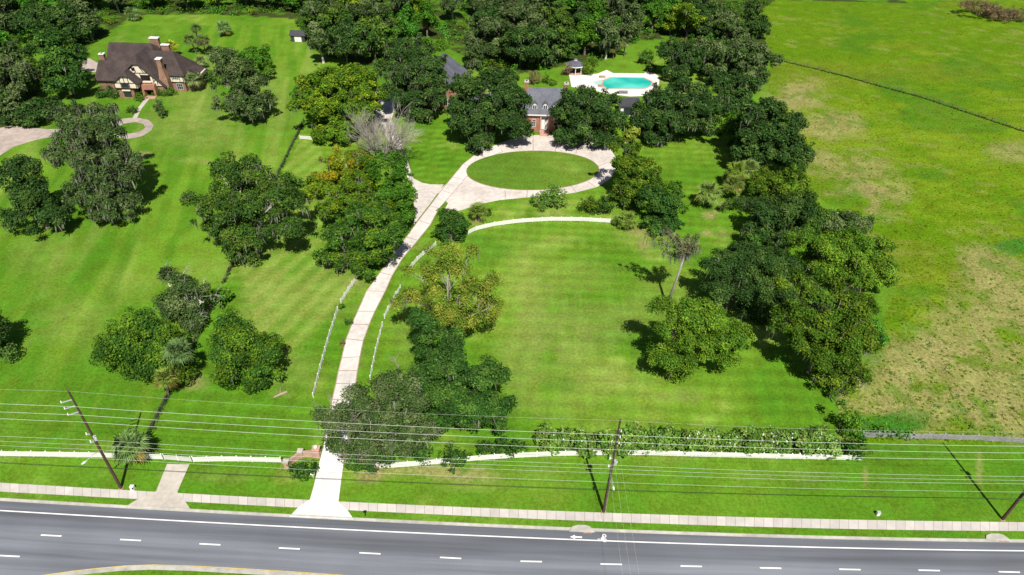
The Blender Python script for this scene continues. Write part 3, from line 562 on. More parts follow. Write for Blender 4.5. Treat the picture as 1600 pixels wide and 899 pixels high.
MB().box(-132, 224.2, 2.7, -129.2, 224.66, 3.1).build('window_hood', M['cream'], T)
window(T, -126.2, -123.2, 5.1, 7.0, 227.86, 'timber', 4, 1, .14, 'dark'); window(T, -128.6, -127.5, 8.4, 9.5, 227.86, 'timber', 1, 1, .1, 'dark')
MB().box(-126.5, 227.3, 4.55, -122.9, 227.85, 4.85).build('balcony_sill', M['cream'], T)
window(T, -117.1, -115.1, 4.4, 5.7, 230.86, 'white', 3, 2, .1); window(T, -116.6, -114.5, .9, 2.9, 231.17, 'white', 3, 2, .07)
MB().box(-117.3, 230.7, 3.7, -114.9, 230.88, 4.3).build('window_panel', M['cream'], T)
# entry porch
pm = MB(); pm.box(-126.4, 226.2, 2.5, -121.8, 228.2, 4.2); pm.box(-126.4, 226.2, 0, -125.7, 228.2, 2.5); pm.box(-122.5, 226.2, 0, -121.8, 228.2, 2.5); po = pm.build('porch', M['brick'], T)
MB().box(-125.6, 228.22, .1, -122.6, 228.29, 2.4).build('door', M['dark'], T)
MB().box(-126.3, 224.6, 0, -122, 226.1, .3).build('step', M['pink'], T)

# brick mansion
Mn = empty('brick_mansion', (9.2, 212, 0), 'long red brick house with grey slate roof half hidden behind oaks', 'house')
wb = MB(); wb.box(3.0, 206.5, 0, 15.4, 218, 6.1); wb.box(-9, 209.5, 0, 2.8, 218, 4.6); wb.box(15.6, 208.6, 0, 29, 217, 4.4); wb.box(-34, 222.5, 0, -17, 243, 4.4); wb.box(-18, 212.5, 0, -9, 221, 3.9)
gable_wall(wb, [(3.02, 6.1), (3.3, 6.1), (3.3, 6.2), (3.02, 6.2)], 206.5, 218)
k = len(wb.v)
for X_ in (3.03, 15.37):
    k = len(wb.v); wb.v += [(X_ - .15, 206.6, 6.1), (X_ - .15, 217.9, 6.1), (X_ - .15, 212.3, 11.9), (X_ + .15, 206.6, 6.1), (X_ + .15, 217.9, 6.1), (X_ + .15, 212.3, 11.9)]
    for q_ in ((0, 2, 1), (3, 4, 5), (0, 1, 4, 3), (1, 2, 5, 4), (2, 0, 3, 5)): wb.f.append(tuple(k + i for i in q_)); wb.m.append(0)
wb.build('brick_wall', M['brick'], Mn)
rf = MB(); th = .25
def ridge_x(x0, x1, y0, ym, y1, ze, zr):
    rf.slab([(x0, y0, ze), (x1, y0, ze), (x1, ym, zr), (x0, ym, zr)], th); rf.slab([(x0, ym + .01, zr), (x1, ym + .01, zr), (x1, y1, ze), (x0, y1, ze)], th)
ridge_x(2.7, 15.7, 205.9, 212.3, 218.6, 6.2, 12.3); ridge_x(-9.5, 2.4, 208.8, 213.8, 218.8, 4.6, 9.6); ridge_x(16, 29.5, 208, 212.8, 217.6, 4.4, 9.0); ridge_x(-17.5, -9.8, 211.9, 216.7, 221.5, 3.9, 8.2)
rf.slab([(-16.3, 221.7, 4.4), (-16.3, 243.6, 4.4), (-25.5, 243.6, 11.6), (-25.5, 221.7, 11.6)], th); rf.slab([(-25.51, 221.7, 11.6), (-25.51, 243.6, 11.6), (-34.8, 243.6, 4.4), (-34.8, 221.7, 4.4)], th)
mroof = rf.build('roof', M['slate'], Mn)
wg = MB(); gable_wall(wg, [(-33.5, 4.4), (-17.5, 4.4), (-25.5, 10.9)], 222.5, 223); wg.build('gable_wall', M['brick'], Mn)
MB().box(2.9, 205.75, 5.8, 15.5, 205.95, 6.15).build('cornice', M['white'], Mn)
chimney(Mn, 3.0, 212.3, 1.1, 1.7, 8, 14.4, 'brick', 'concrete'); chimney(Mn, 15.4, 212.3, 1.1, 1.7, 8, 14.0, 'brick', 'concrete')
def dormer(x, y0, zb, w=1.5, h=1.5, d=2.6):
    mb = MB(); mb.box(x - w / 2, y0, zb, x + w / 2, y0 + d, zb + h)
    o = mb.build('dormer', M['white'], mroof)
    r = MB(); r.slab([(x - w / 2 - .15, y0 - .15, zb + h - .05), (x, y0 - .15, zb + h + .7), (x, y0 + d + .7, zb + h + .7), (x - w / 2 - .15, y0 + d, zb + h - .05)], .1); r.slab([(x + .005, y0 - .15, zb + h + .7), (x + w / 2 + .15, y0 - .15, zb + h - .05), (x + w / 2 + .15, y0 + d, zb + h - .05), (x + .005, y0 + d + .7, zb + h + .7)], .1)
    r.build('dormer_roof', M['slate'], mroof)
    g_ = MB(); gable_wall(g_, [(x - w / 2, zb + h - .02), (x + w / 2, zb + h - .02), (x, zb + h + .55)], y0 - .02, y0 + .1); g_.build('dormer_gable', M['white'], mroof)
    for s in (-.32, .32): MB().box(x + s - .24, y0 - .03, zb + .2, x + s + .24, y0 + .03, zb + h - .2).build('window_pane', M['glass'], mroof)
for x in (5.7, 8.95, 12.2): dormer(x, 207.2, 7.3)
for y in (226, 231.5):  # dormers on the garage wing look toward the drive
    dormer(-29.5, y, 7.0, 1.7, 1.7)
for x in (5.6, 12.6): window(Mn, x - .6, x + .6, 1.9, 4.4, 206.48, 'white', 2, 3, .1)
for x in (-6, -2): window(Mn, x - .6, x + .6, 1.4, 3.6, 209.48, 'white', 2, 3, .1)
for x in (19, 24): window(Mn, x - .6, x + .6, 1.4, 3.4, 208.58, 'white', 2, 3, .1)
window(Mn, -24.4, -22.2, 1.0, 3.6, 222.48, 'white', 3, 3, .14)
window(Mn, -31, -29, 1.0, 3.6, 222.48, 'white', 3, 3, .14)
ps = MB(); ps.box(7.5, 206.1, .9, 7.9, 206.46, 5.3); ps.box(10.0, 206.1, .9, 10.4, 206.46, 5.3); ps.box(7.4, 206.05, 5.3, 10.5, 206.46, 5.7); ps.build('door_surround', M['pink'], Mn)
MB().box(7.95, 206.38, 1.0, 9.95, 206.47, 4.3).build('door', M['white'], Mn); MB().box(7.95, 206.36, 4.35, 9.95, 206.46, 5.25).build('transom_window', M['glass'], Mn)
st = MB(); st.box(7.4, 205.0, 0, 10.5, 206.05, .9)
for i in range(4): st.box(7.5, 205 - .35 * (i + 1), 0, 10.4, 205 - .35 * i - .003, .72 - .18 * i)
st.build('step', M['pink'], Mn)
# flat dark roofed pool house right of the mansion
Ph = empty('pool_house', (37, 223, 0), 'low grey pool house roof beside the white pool deck', 'pool house')
MB().box(34.5, 220.5, 0, 40.5, 225, 3.4).build('wall', M['white'], Ph); MB().slab([(34, 220, 3.5), (41, 220, 3.5), (41, 225.6, 4.3), (34, 225.6, 4.3)], .3).build('roof', M['shedroof'], Ph)
MB().box(35.5, 220.42, .3, 39.5, 220.49, 2.6).build('window', M['glass'], Ph)
# pool
Pl = empty('swimming_pool', G(985, 131), 'turquoise swimming pool with angled corners behind the brick house', 'pool')
WP = [(943.5, 125.5), (955, 121.2), (1005, 121.7), (1018, 127.4), (1017, 133.5), (1006, 138.4), (949, 138.6), (941, 132.5)]
MB().slab([G(*p, .06) for p in WP], .5).build('water', M['water'], Pl)
cp = MB(); cc = np.mean([G(*p) for p in WP], 0)
for i in range(8):
    a, b = G(*WP[i], .10), G(*WP[(i + 1) % 8], .10); oa, ob = a + (a - cc) / np.linalg.norm((a - cc)) * .55, b + (b - cc) / np.linalg.norm(b - cc) * .55
    oa[2] = ob[2] = .10; cp.slab([a, oa, ob, b], .2)
cp.build('coping', M['pink'], Pl)
MB().slab([G(*p, .07) for p in ((926, 128), (940, 124.5), (942, 126), (939.5, 132), (946, 138.0), (941, 139))], .2).build('shallow_ledge', mat('shallow_water', (.42, .62, .56), .15, .08, .5, spec=.4), Pl)
poly_sheet('pool_deck', [(889, 117), (917, 117.5), (934, 115), (948, 109.5), (958.5, 114.5), (1006, 115), (1010, 112.5), (1022, 114.5), (1030, 120), (1030, 130), (1026, 140), (1012, 150), (985, 151), (950, 147), (930, 142), (893, 136)], .03, M['deck'], 'white concrete deck round the pool', cat='deck')
def planter(px, py, w, d, lab):
    c = G(px, py); e = empty('planter', c, lab, 'planter'); MB().box(c[0] - w / 2, c[1] - d / 2, 0, c[0] + w / 2, c[1] + d / 2, .45).build('box', M['brickband'], e); MB().box(c[0] - w / 2 + .2, c[1] - d / 2 + .2, .44, c[0] + w / 2 - .2, c[1] + d / 2 - .2, .55).build('soil', M['soil'], e)
planter(941, 121.3, 2.2, 1.4, 'brick planter at the far corner of the pool'); planter(939, 135.5, 2.0, 1.5, 'brick planter at the near corner of the pool')
mb = MB(); c = G(974, 145.5); tb_ = empty('patio_table', c, 'dark patio table and benches on the near pool deck', 'table')
MB().box(c[0] - 1.6, c[1] - .5, .68, c[0] + 1.6, c[1] + .5, .75).build('tabletop', M['greywood'], tb_)
for sx in (-1.3, 1.3): MB().box(c[0] + sx - .1, c[1] - .35, 0, c[0] + sx + .1, c[1] + .35, .68).build('leg', M['greywood'], tb_)
for sy in (-1, 1): MB().box(c[0] - 1.6, c[1] + sy * 1.0 - .2, .38, c[0] + 1.6, c[1] + sy * 1.0 + .2, .46).build('bench', M['greywood'], tb_)
# gazebo
gc_ = G(898, 113.5); Ga = empty('gazebo', gc_, 'round gazebo with grey roof on white posts by the pool', 'gazebo')
mb = MB(); N8 = 8; R_r = 3.5
for i in range(N8):
    a0, a1 = 2 * math.pi * i / N8, 2 * math.pi * (i + 1) / N8
    p = lambda a, r, z: gc_ + [r * math.cos(a), r * math.sin(a), z]
    mb.slab([p(a0, R_r, 3.2), p(a1, R_r, 3.2), p(a1, .6, 4.7), p(a0, .6, 4.7)], .12)
mb.build('roof', M['slate'], Ga)
fb = MB()
for i in range(N8):
    a0, a1 = 2 * math.pi * i / N8, 2 * math.pi * (i + 1) / N8; fb.beam(gc_ + [R_r * math.cos(a0), R_r * math.sin(a0), 3.02], gc_ + [R_r * math.cos(a1), R_r * math.sin(a1), 3.02], .14, .3)
fb.build('fascia', M['white'], Ga)
MB().tube([gc_ + [0, 0, 4.6], gc_ + [0, 0, 5.1]], .65, 8).build('cupola', M['white'], Ga)
MB().tube([gc_ + [0, 0, 5.1], gc_ + [0, 0, 5.5]], [.75, .05], 8).build('cupola_roof', M['slate'], Ga)
for i in range(N8):
    a0 = 2 * math.pi * i / N8; q_ = gc_ + [3.0 * math.cos(a0), 3.0 * math.sin(a0), 0]; MB().tube([q_, q_ + [0, 0, 3.0]], .13, 8).build('post', M['white'], Ga)
MB().tube([gc_ + [0, 0, 0], gc_ + [0, 0, .25]], 3.2, 16).build('floor', M['pink'], Ga)
# shed
sc_ = G(466, 66); Sh = empty('garden_shed', sc_, 'small dark roofed shed with a white front at the edge of the wood', 'shed')
x, y = sc_[:2]
MB().box(x - 2.8, y, 0, x + 2.8, y + 5, 2.6).build('wall', M['shedroof'], Sh); MB().box(x - 1.3, y - .06, .1, x + 1.5, y - .01, 2.3).build('door', M['white'], Sh)
MB().slab([(x - 3.3, y - .4, 2.6), (x + 3.3, y - .4, 2.6), (x + 3.3, y + 2.6, 3.9), (x - 3.3, y + 2.6, 3.9)], .15).slab([(x - 3.3, y + 2.61, 3.9), (x + 3.3, y + 2.61, 3.9), (x + 3.3, y + 5.4, 2.6), (x - 3.3, y + 5.4, 2.6)], .15).build('roof', M['shedroof'], Sh)

# ------------------------------------------------------------------ utility poles and wires
P1, P2, P3 = G(189, 763), G(943, 800), G(1566, 812)
P0 = P1 + np.array([-82, 3.0, 0]); P4 = P3 + np.array([66, -2, 0])
def pole(base, top_off, h, label, arms, lampside):
    e = empty('utility_pole', base, label, 'utility pole', 'utility poles along the road')
    tp = base + np.array([top_off[0], top_off[1], h]); on = lambda z: base + (tp - base) * z / h
    MB().tube([base - [0, 0, .2], on(h * .5), tp], [.25, .2, .13], 10).build('shaft', M['pole'], e, smooth=False)
    for z in arms:
        a = on(z); b = a + np.array([-1.1 if lampside < 0 else .25, -.9 if lampside < 0 else -.7, .25])
        o = MB().beam(a, b, .12, .14).build('crossarm', M['steel'], e)
        MB().tube([b, b + [0, 0, .35]], [.11, .07], 8).build('insulator', M['white'], o)
    for z, s in ((13.4, -1), (12.6, 1), (11.6, -1)):
        a = on(z); o = MB().beam(a, a + [s * .55, -.25, .1], .1, .1).build('bracket', M['steel'], e); MB().tube([a + [s * .55, -.25, .1], a + [s * .55, -.25, .5]], [.13, .09], 8).build('insulator', M['white'], o)
    a = on(12.2) + [.4 if lampside < 0 else .38, -.2, 0]; MB().tube([a, a + [0, 0, .9]], .24, 10).build('transformer', M['steel'], e)
    a = on(9.4); b = a + np.array([lampside * .9, -2.4, .5]); o = MB().tube([a, (a + b) / 2 + [0, 0, .35], b], .045, 6).build('lamp_arm', M['steel'], e)
    dd = (b - a) / np.linalg.norm(b - a); MB().tube([b - dd * .1, b + dd * .35, b + dd * .8], [.08, .19, .10], 8).build('lamp_head', M['white'], o)
    MB().box(base[0] - .35, base[1] - .35, 0, base[0] + .35, base[1] + .35, .05).build('footing', M['soil'], e)
    return on
o1 = pole(P1, (-.35, .1), 22.7, 'tall brown utility pole with three side arms left of the drive', (20.9, 19.6, 18.3), -1)
o2 = pole(P2, (.25, .2), 21.9, 'tall brown utility pole standing before the flowering hedge', (19.9, 18.6, 17.3), .15)
o3 = pole(P3, (1.0, .3), 21.5, 'brown utility pole leaning out of frame at the right edge', (19.6, 18.3, 17.0), .3)
def hz(base, py):
    lo, hi = 0, 60
    for _ in range(40):
        m_ = (lo + hi) / 2
        if project([[base[0], base[1], m_]])[1][0] > py: lo = m_
        else: hi = m_
    return lo
def wire(label, z1, z2, z3, sag, r, m='wire', off=(0, 0), cat='power line'):
    pts = []
    A = [(P0, z1), (P1, z1), (P2, z2), (P3, z3), (P4, z3)]
    for (a, za), (b, zb) in zip(A[:-1], A[1:]):
        for k in range(12):
            t = k / 12; p = a + (b - a) * t; pts.append(np.array([p[0] + off[0], p[1] + off[1], za + (zb - za) * t - sag * 4 * t * (1 - t)]))
    pts.append(np.array([P4[0] + off[0], P4[1] + off[1], z3]))
    o = MB().tube(pts, r, 5).build('overhead_wire', M[m], None, origin=pts[12]); tag(o, label, cat, 'overhead wires along the road')
wire('thin uppermost wire strung between the very tops of the poles', 22.7, 21.9, 21.4, .8, .006)
for lab, y1, y2, y3 in (('highest of the three bright wires held by the pole arms', 636, 679.5, 697.5), ('middle one of the three bright wires held by the pole arms', 649, 690.5, 708), ('lowest of the three bright wires held by the pole arms', 660, 702.5, 718.5)):
    wire(lab, hz(P1 + [0, -.8, 0], y1), hz(P2 + [0, -.7, 0], y2), hz(P3 + [0, -.7, 0], y3), .5, .017, off=(0, -.75))
for lab, y1, y2, y3 in (('highest of the close trio of wires below the pole arms', 688, 727, 745), ('middle one of the close trio of wires below the pole arms', 696, 733, 751), ('lowest of the close trio of wires below the pole arms', 703, 739.5, 756.5)):
    wire(lab, hz(P1 + [0, -.3, 0], y1), hz(P2 + [0, -.3, 0], y2), hz(P3 + [0, -.3, 0], y3), .45, .0125, off=(0, -.3))
wire('single pale wire hanging below the close trio', hz(P1, 717), hz(P2, 753.5), hz(P3, 769), .4, .0115)
wire('thick black cable lowest of all the overhead wires', hz(P1, 731), hz(P2, 765), hz(P3, 779), .35, .035, 'cable', cat='cable')
for k, (x1, zz, lab) in enumerate(((957, 8.2, 'leftmost of the three pale wires crossing the road'), (963, 11.8, 'middle pale wire crossing above the road'), (969.5, 15.2, 'rightmost of the three pale wires crossing the road'))):
    a = np.array([P2[0] + .3 + .25 * k, P2[1] - .1, zz]); b = np.array([P2[0] + 1.2 + .7 * k, P2[1] - 55, zz + 1]); pts = [a + (b - a) * t - np.array([0, 0, 1.2 * 4 * t * (1 - t)]) for t in np.linspace(0, 1, 14)]
    tag(MB().tube(pts, .0055, 5).build('service_wire', M['wire'], None, origin=a), lab, 'power line', 'wires crossing the road')
an = G(943.5, 820)
for s, zz, lab in ((-.5, 14.5, 'left guy wire of the pole before the hedge'), (.4, 10.5, 'right guy wire of the pole before the hedge')):
    a = o2(zz) + [s * .3, 0, 0]; tag(MB().tube([a, an + [s * .1, 0, 0]], .012, 5).build('guy_wire', M['steel'], None, origin=an), lab, 'guy wire')

# ------------------------------------------------------------------ fences and walls
def dist_resample(P, step):
    P = [np.array(p, float) for p in P]; out = []; 
    seg = [np.linalg.norm(P[i + 1] - P[i]) for i in range(len(P) - 1)]; tot = sum(seg); n = max(1, round(tot / step))
    for k in range(n + 1):
        d = tot * k / n; i = 0
        while i < len(seg) - 1 and d > seg[i]: d -= seg[i]; i += 1
        out.append(P[i] + (P[i + 1] - P[i]) * min(1, d / seg[i]))
    return out
def rail_fence(name, px, label, h=1.35, rails=4, m='white', step=2.44, pw=.13, rw=.15, cap=True, cat='fence', jitter=0):
    pts = dist_resample([G(*p) for p in px], step); e = empty(name, pts[0], label, cat)
    if jitter: pts = [p + np.array([random.uniform(-jitter, jitter), random.uniform(-jitter, jitter), 0]) for p in pts]
    first = None
    for p in pts:
        if first is None:
            mb = MB(); mb.box(p[0] - pw / 2, p[1] - pw / 2, 0, p[0] + pw / 2, p[1] + pw / 2, h + .1); 
            mb.slab([(p[0] - pw * .7, p[1] - pw * .7, h + .14), (p[0] + pw * .7, p[1] - pw * .7, h + .14), (p[0] + pw * .7, p[1] + pw * .7, h + .14), (p[0] - pw * .7, p[1] + pw * .7, h + .14)], .039)
            first = mb.build('post', M[m], e); p0 = p
        else:
            c = first.copy(); COL.objects.link(c); c.parent = e; c.location = [float(v) for v in (p - p0)]
    for k in range(rails):
        z = h * (.22 + .72 * k / max(1, rails - 1)); mb = MB()
        for a, b in zip(pts[:-1], pts[1:]): mb.beam(a + [0, -pw / 2 - .02, z], b + [0, -pw / 2 - .02, z], .045, rw)
        mb.build('rail', M[m], e)
    return e
rail_fence('white_rail_fence', [(-60, 712.5), (0, 713), (100, 714), (175, 715.5), (255, 718)], 'white rail fence along the front left of the brown gate drive', rw=.24)
rail_fence('white_rail_fence', [(303, 722), (360, 721), (440, 723)], 'white rail fence between the gate and the brick entrance wall', rw=.24)
gt = rail_fence('white_gate', [(258, 718.5), (300, 722)], 'white gate closing the weathered side drive', rails=5, step=2.2, pw=.09, rw=.1, cat='gate')
rail_fence('white_rail_fence', [(592, 732), (615, 731), (660, 727.5), (725, 721.5), (760, 718.5), (800, 716), (860, 713), (940, 711.5), (1010, 711.5), (1100, 714), (1200, 716.5), (1345, 719.5)], 'long white rail fence in front of the flowering hedge', rw=.24)
LF = dict(h=1.1, rails=3, pw=.15, rw=.24, jitter=.02)
rail_fence('white_rail_fence', [(490, 621), (500, 581), (514, 530), (528, 486)], 'white fence left of the drive, lower straight run', **LF)
rail_fence('white_rail_fence', [(533, 474), (545, 455), (557, 438)], 'short white fence left of the drive, upper run', **LF)
rail_fence('white_rail_fence', [(579, 594), (587, 552), (598, 510)], 'white fence right of the drive, lower straight run', **LF)
rail_fence('white_rail_fence', [(601, 498), (611, 476), (626, 452)], 'white fence right of the drive, short middle run', **LF)
rail_fence('white_rail_fence', [(637, 426), (655, 404), (681, 384)], 'white fence beside the drive behind the sparse yellow tree', **LF)
rail_fence('white_rail_fence', [(732, 366), (745, 360), (770, 354), (810, 348.5), (860, 345.5), (910, 346), (953, 348.5)], 'curved white rail fence along the top of the middle lawn', h=1.25, rails=4, rw=.24)
rail_fence('white_gate', [(469, 218), (488, 219.5)], 'small white gate in the wire fence between the two lawns', h=1.3, rails=5, step=4, rw=.16, cat='gate')
rail_fence('wooden_rail_fence', [(1345, 684), (1400, 685.5), (1480, 686.5), (1540, 689), (1600, 693), (1700, 698), (1900, 706), (2100, 712)], 'weathered grey rail fence below the dry pasture', h=1.5, rails=5, m='greywood', step=3, pw=.2, rw=.16, jitter=.12)
def wire_fence(px, label, strands=3, step=4, m='bark'):
    pts = dist_resample([G(*p) for p in px], step); e = empty('wire_fence', pts[0], label, 'fence'); f0 = None
    for p in pts:
        if f0 is None: f0 = MB().box(p[0] - .08, p[1] - .08, 0, p[0] + .08, p[1] + .08, 1.35).build('post', M[m], e); p0 = p
        else:
            c = f0.copy(); COL.objects.link(c); c.parent = e; c.location = [float(v) for v in (p - p0)]
    mb = MB()
    for a, b in zip(pts[:-1], pts[1:]):
        for z in np.linspace(.25, 1.3, strands): mb.beam(a + [0, 0, z], b + [0, 0, z], .03, .035)
    mb.build('wire', M['darkwire'], e)
wire_fence([(475, 190), (440, 262), (366, 410), (350, 443)], 'dark wire fence between the two lawns, upper stretch', 7, 3.2)
wire_fence([(345, 455), (300, 545), (266, 613), (230, 686), (222, 714)], 'dark wire fence between the two lawns, lower stretch by the palm', 7, 3.2)
wire_fence([(1208, 93), (1260, 105), (1320, 120), (1380, 137), (1440, 153), (1500, 173), (1560, 193), (1640, 220), (1800, 274), (2000, 342)], 'dark wire fence crossing the yellow green pasture', 5, 4.5)
# brick entrance walls
def entrance(px, label, pillar_px, h=1.15):
    e = empty('entrance_wall', G(*px[0]), label, 'wall'); pts = [G(*p) for p in px]
    for a, b in zip(pts[:-1], pts[1:]):
        o = MB().beam(a + [0, 0, h / 2], b + [0, 0, h / 2], .42, h).build('brick_panel', M['pink'], e)
        MB().beam(a + [0, 0, h + .05], b + [0, 0, h + .05], .52, .098).build('coping', M['brickband'], o)
    for i, p in enumerate(pts):
        big = i == len(pts) - 1; w = .55 if big else .38; hh = 1.9 if big else 1.45
        o = MB().box(p[0] - w, p[1] - w, 0, p[0] + w, p[1] + w, hh).build('pillar', M['pink'], e)
        MB().box(p[0] - w - .1, p[1] - w - .1, hh + .001, p[0] + w + .1, p[1] + w + .1, hh + .15).build('cap', M['pink' if big else 'concrete'], o)
        if big: MB().tube([p + [0, 0, hh + .15], p + [0, 0, hh + .4], p + [0, 0, hh + .65], p + [0, 0, hh + .8]], [.18, .34, .3, .05], 8).build('finial', M['white'], o)
entrance([(449, 729.5), (471, 713.5), (496, 712.5)], 'angled pink brick entrance wall with a capped pillar left of the drive', None)
entrance([(589, 735), (568, 720), (543, 718)], 'brick entrance wall right of the drive under the mossy oak', None)

# small things along the sidewalk
c = G(208, 764.5); e = empty('utility_box', c, 'small white utility box on the grass beside the left pole', 'utility box'); MB().box(c[0] - .3, c[1] - .25, 0, c[0] + .3, c[1] + .25, .85).build('cabinet', M['white'], e); MB().box(c[0] + .05, c[1] - .262, .2, c[0] + .28, c[1] - .252, .7).build('panel', M['dark'], e)
c = G(1371, 805); e = empty('utility_box', c, 'small white utility box on the grass near the right end of the sidewalk', 'utility box'); MB().box(c[0] - .25, c[1] - .2, 0, c[0] + .25, c[1] + .2, .8).build('cabinet', M['white'], e); MB().box(c[0] - .28, c[1] - .23, .801, c[0] + .28, c[1] + .23, .86).build('lid', M['steel'], e)
c = G(571, 806); e = empty('post_marker', c, 'short dark post on the verge right of the drive apron', 'post'); MB().tube([c, c + [0, 0, .95]], .08, 8).build('stake', M['dark'], e); MB().box(c[0] - .2, c[1] - .14, .951, c[0] + .2, c[1] + .14, 1.2).build('head', M['dark'], e)
c = G(490, 748); e = empty('mailbox', c, 'white mailbox on a post at the left side of the drive', 'mailbox'); MB().tube([c, c + [0, 0, 1.0]], .06, 6).build('post', M['white'], e); MB().tube([c + [-.3, 0, 1.2], c + [.35, 0, 1.2]], .2, 8).build('box', M['white'], e)
a, b = G(428, 622.5), G(449, 613.5); lg = MB().tube([a + [0, 0, .2], (a + b) / 2 + [0, .1, .22], b + [0, 0, .2]], [.14, .26, .2], 7); lg.tube([(a + b) / 2 + [0, 0, .25], b + [-1.5, .9, .45]], [.1, .04], 5)
tag(lg.build('fallen_log', M['wood'], None, origin=a), 'pale fallen log lying on the left lawn', 'log')

# ------------------------------------------------------------------ trees
PAL = {  # leaf colours (linear): main, second, share of second
    'oak': ((.040, .094, .015), (.095, .165, .022), .32), 'darkoak': ((.031, .074, .016), (.070, .130, .026), .30), 'bright': ((.078, .165, .012), (.160, .235, .014), .38),
    'gold': ((.12, .18, .012), (.28, .245, .012), .45), 'olive': ((.050, .112, .010), (.110, .172, .014), .40), 'mossy': ((.052, .098, .024), (.115, .160, .055), .36), 'mix': ((.038, .102, .013), (.100, .190, .015), .38),
    'green': ((.048, .140, .012), (.095, .20, .018), .35), 'vivid': ((.050, .18, .018), (.09, .22, .025), .3), 'ever': ((.031, .088, .015), (.070, .150, .023), .32), 'oleander': ((.100, .215, .030), (.19, .29, .06), .42),
    'yel': ((.130, .215, .022), (.235, .27, .035), .42), 'fresh': ((.068, .160, .014), (.130, .23, .018), .4), 'russet': ((.20, .13, .08), (.15, .13, .06), .4), 'field': ((.10, .19, .005), (.17, .245, .015), .4)}

def unit(v): return v / (np.linalg.norm(v, axis=-1, keepdims=True) + 1e-9)

def leaf_quads(c, nrm, size, rng, stretch=.62):
    n = len(c); r = unit(rng.normal(size=(n, 3))); a = unit(np.cross(nrm, r)); b = np.cross(nrm, a)
    s = (size * rng.uniform(.6, 1.35, n))[:, None]; k = rng.uniform(.5, .9, (n, 1)) * stretch / .7
    return np.stack([c + a * s * .5, c + b * s * k * .5, c - a * s * .5, c - b * s * k * .5], 1).reshape(-1, 3)

def clump_leaves(cc, cr, outward, rng, per, size, base, second, share, flat=.8):
    """cc clump centres, cr radii, outward unit vectors -> verts, colours of leaves spread over each clump"""
    n = len(cc); cnt = np.maximum(12, (per * (cr / 1.4) ** 2)).astype(int); idx = np.repeat(np.arange(n), cnt); m = len(idx)
    d = unit(rng.normal(size=(m, 3)) + outward[idx] * .45 + np.array([0, 0, .15])); rad = cr[idx] * rng.uniform(.25, 1.22, m) ** .75
    off = d * rad[:, None]; off[:, 2] *= flat; c = cc[idx] + off
    nr = unit(d * .65 + outward[idx] * .4 + np.array([0, 0, .5]) + rng.normal(size=(m, 3)) * .55)
    v = leaf_quads(c, nr, size, rng)
    tone = rng.uniform(.75, 1.28, n)[idx] * rng.uniform(.6, 1.42, m)
    pick = (rng.random(n) < share)[idx] ^ (rng.random(m) < .12)
    col = np.where(pick[:, None], np.array(second), np.array(base)) * tone[:, None]
    return v, np.repeat(col, 4, 0)

def strands(cc, cr, rng, per, lo, hi, w, col):
    n = len(cc); idx = np.repeat(np.arange(n), per); m = len(idx); th = rng.uniform(0, 2 * math.pi, m); r = cr[idx] * rng.uniform(.35, 1.1, m)
    top = cc[idx] + np.stack([np.cos(th) * r, np.sin(th) * r, rng.uniform(-.5, .45, m) * cr[idx]], 1)
    L = rng.uniform(lo, hi, m); ph = rng.uniform(0, math.pi, m); ww = (w * rng.uniform(.6, 1.5, m))[:, None]; sd = np.stack([np.cos(ph), np.sin(ph), np.zeros(m)], 1) * ww
    dr = np.stack([rng.normal(0, .12, m), rng.normal(0, .12, m), -np.ones(m)], 1)
    v = np.stack([top - sd * .6, top + sd * .6, top + dr * (L * .55)[:, None] + sd, top + dr * (L * .55)[:, None] - sd * .9], 1)
    v2 = np.stack([top + dr * (L * .5)[:, None] - sd * .9, top + dr * (L * .5)[:, None] + sd, top + dr * L[:, None] + sd * .15, top + dr * L[:, None] - sd * .15], 1)
    vv = np.concatenate([v, v2], 1).reshape(-1, 3); cl = np.array(col) * rng.uniform(.65, 1.3, m)[:, None]
    return vv, np.repeat(cl, 8, 0)

def quad_obj(name, v, col, material, parent, org):
    me = raw_mesh(name, v - org, np.arange(len(v)).reshape(-1, 4), material, col); o = bpy.data.objects.new(name, me); COL.objects.link(o); o.parent = parent; return o

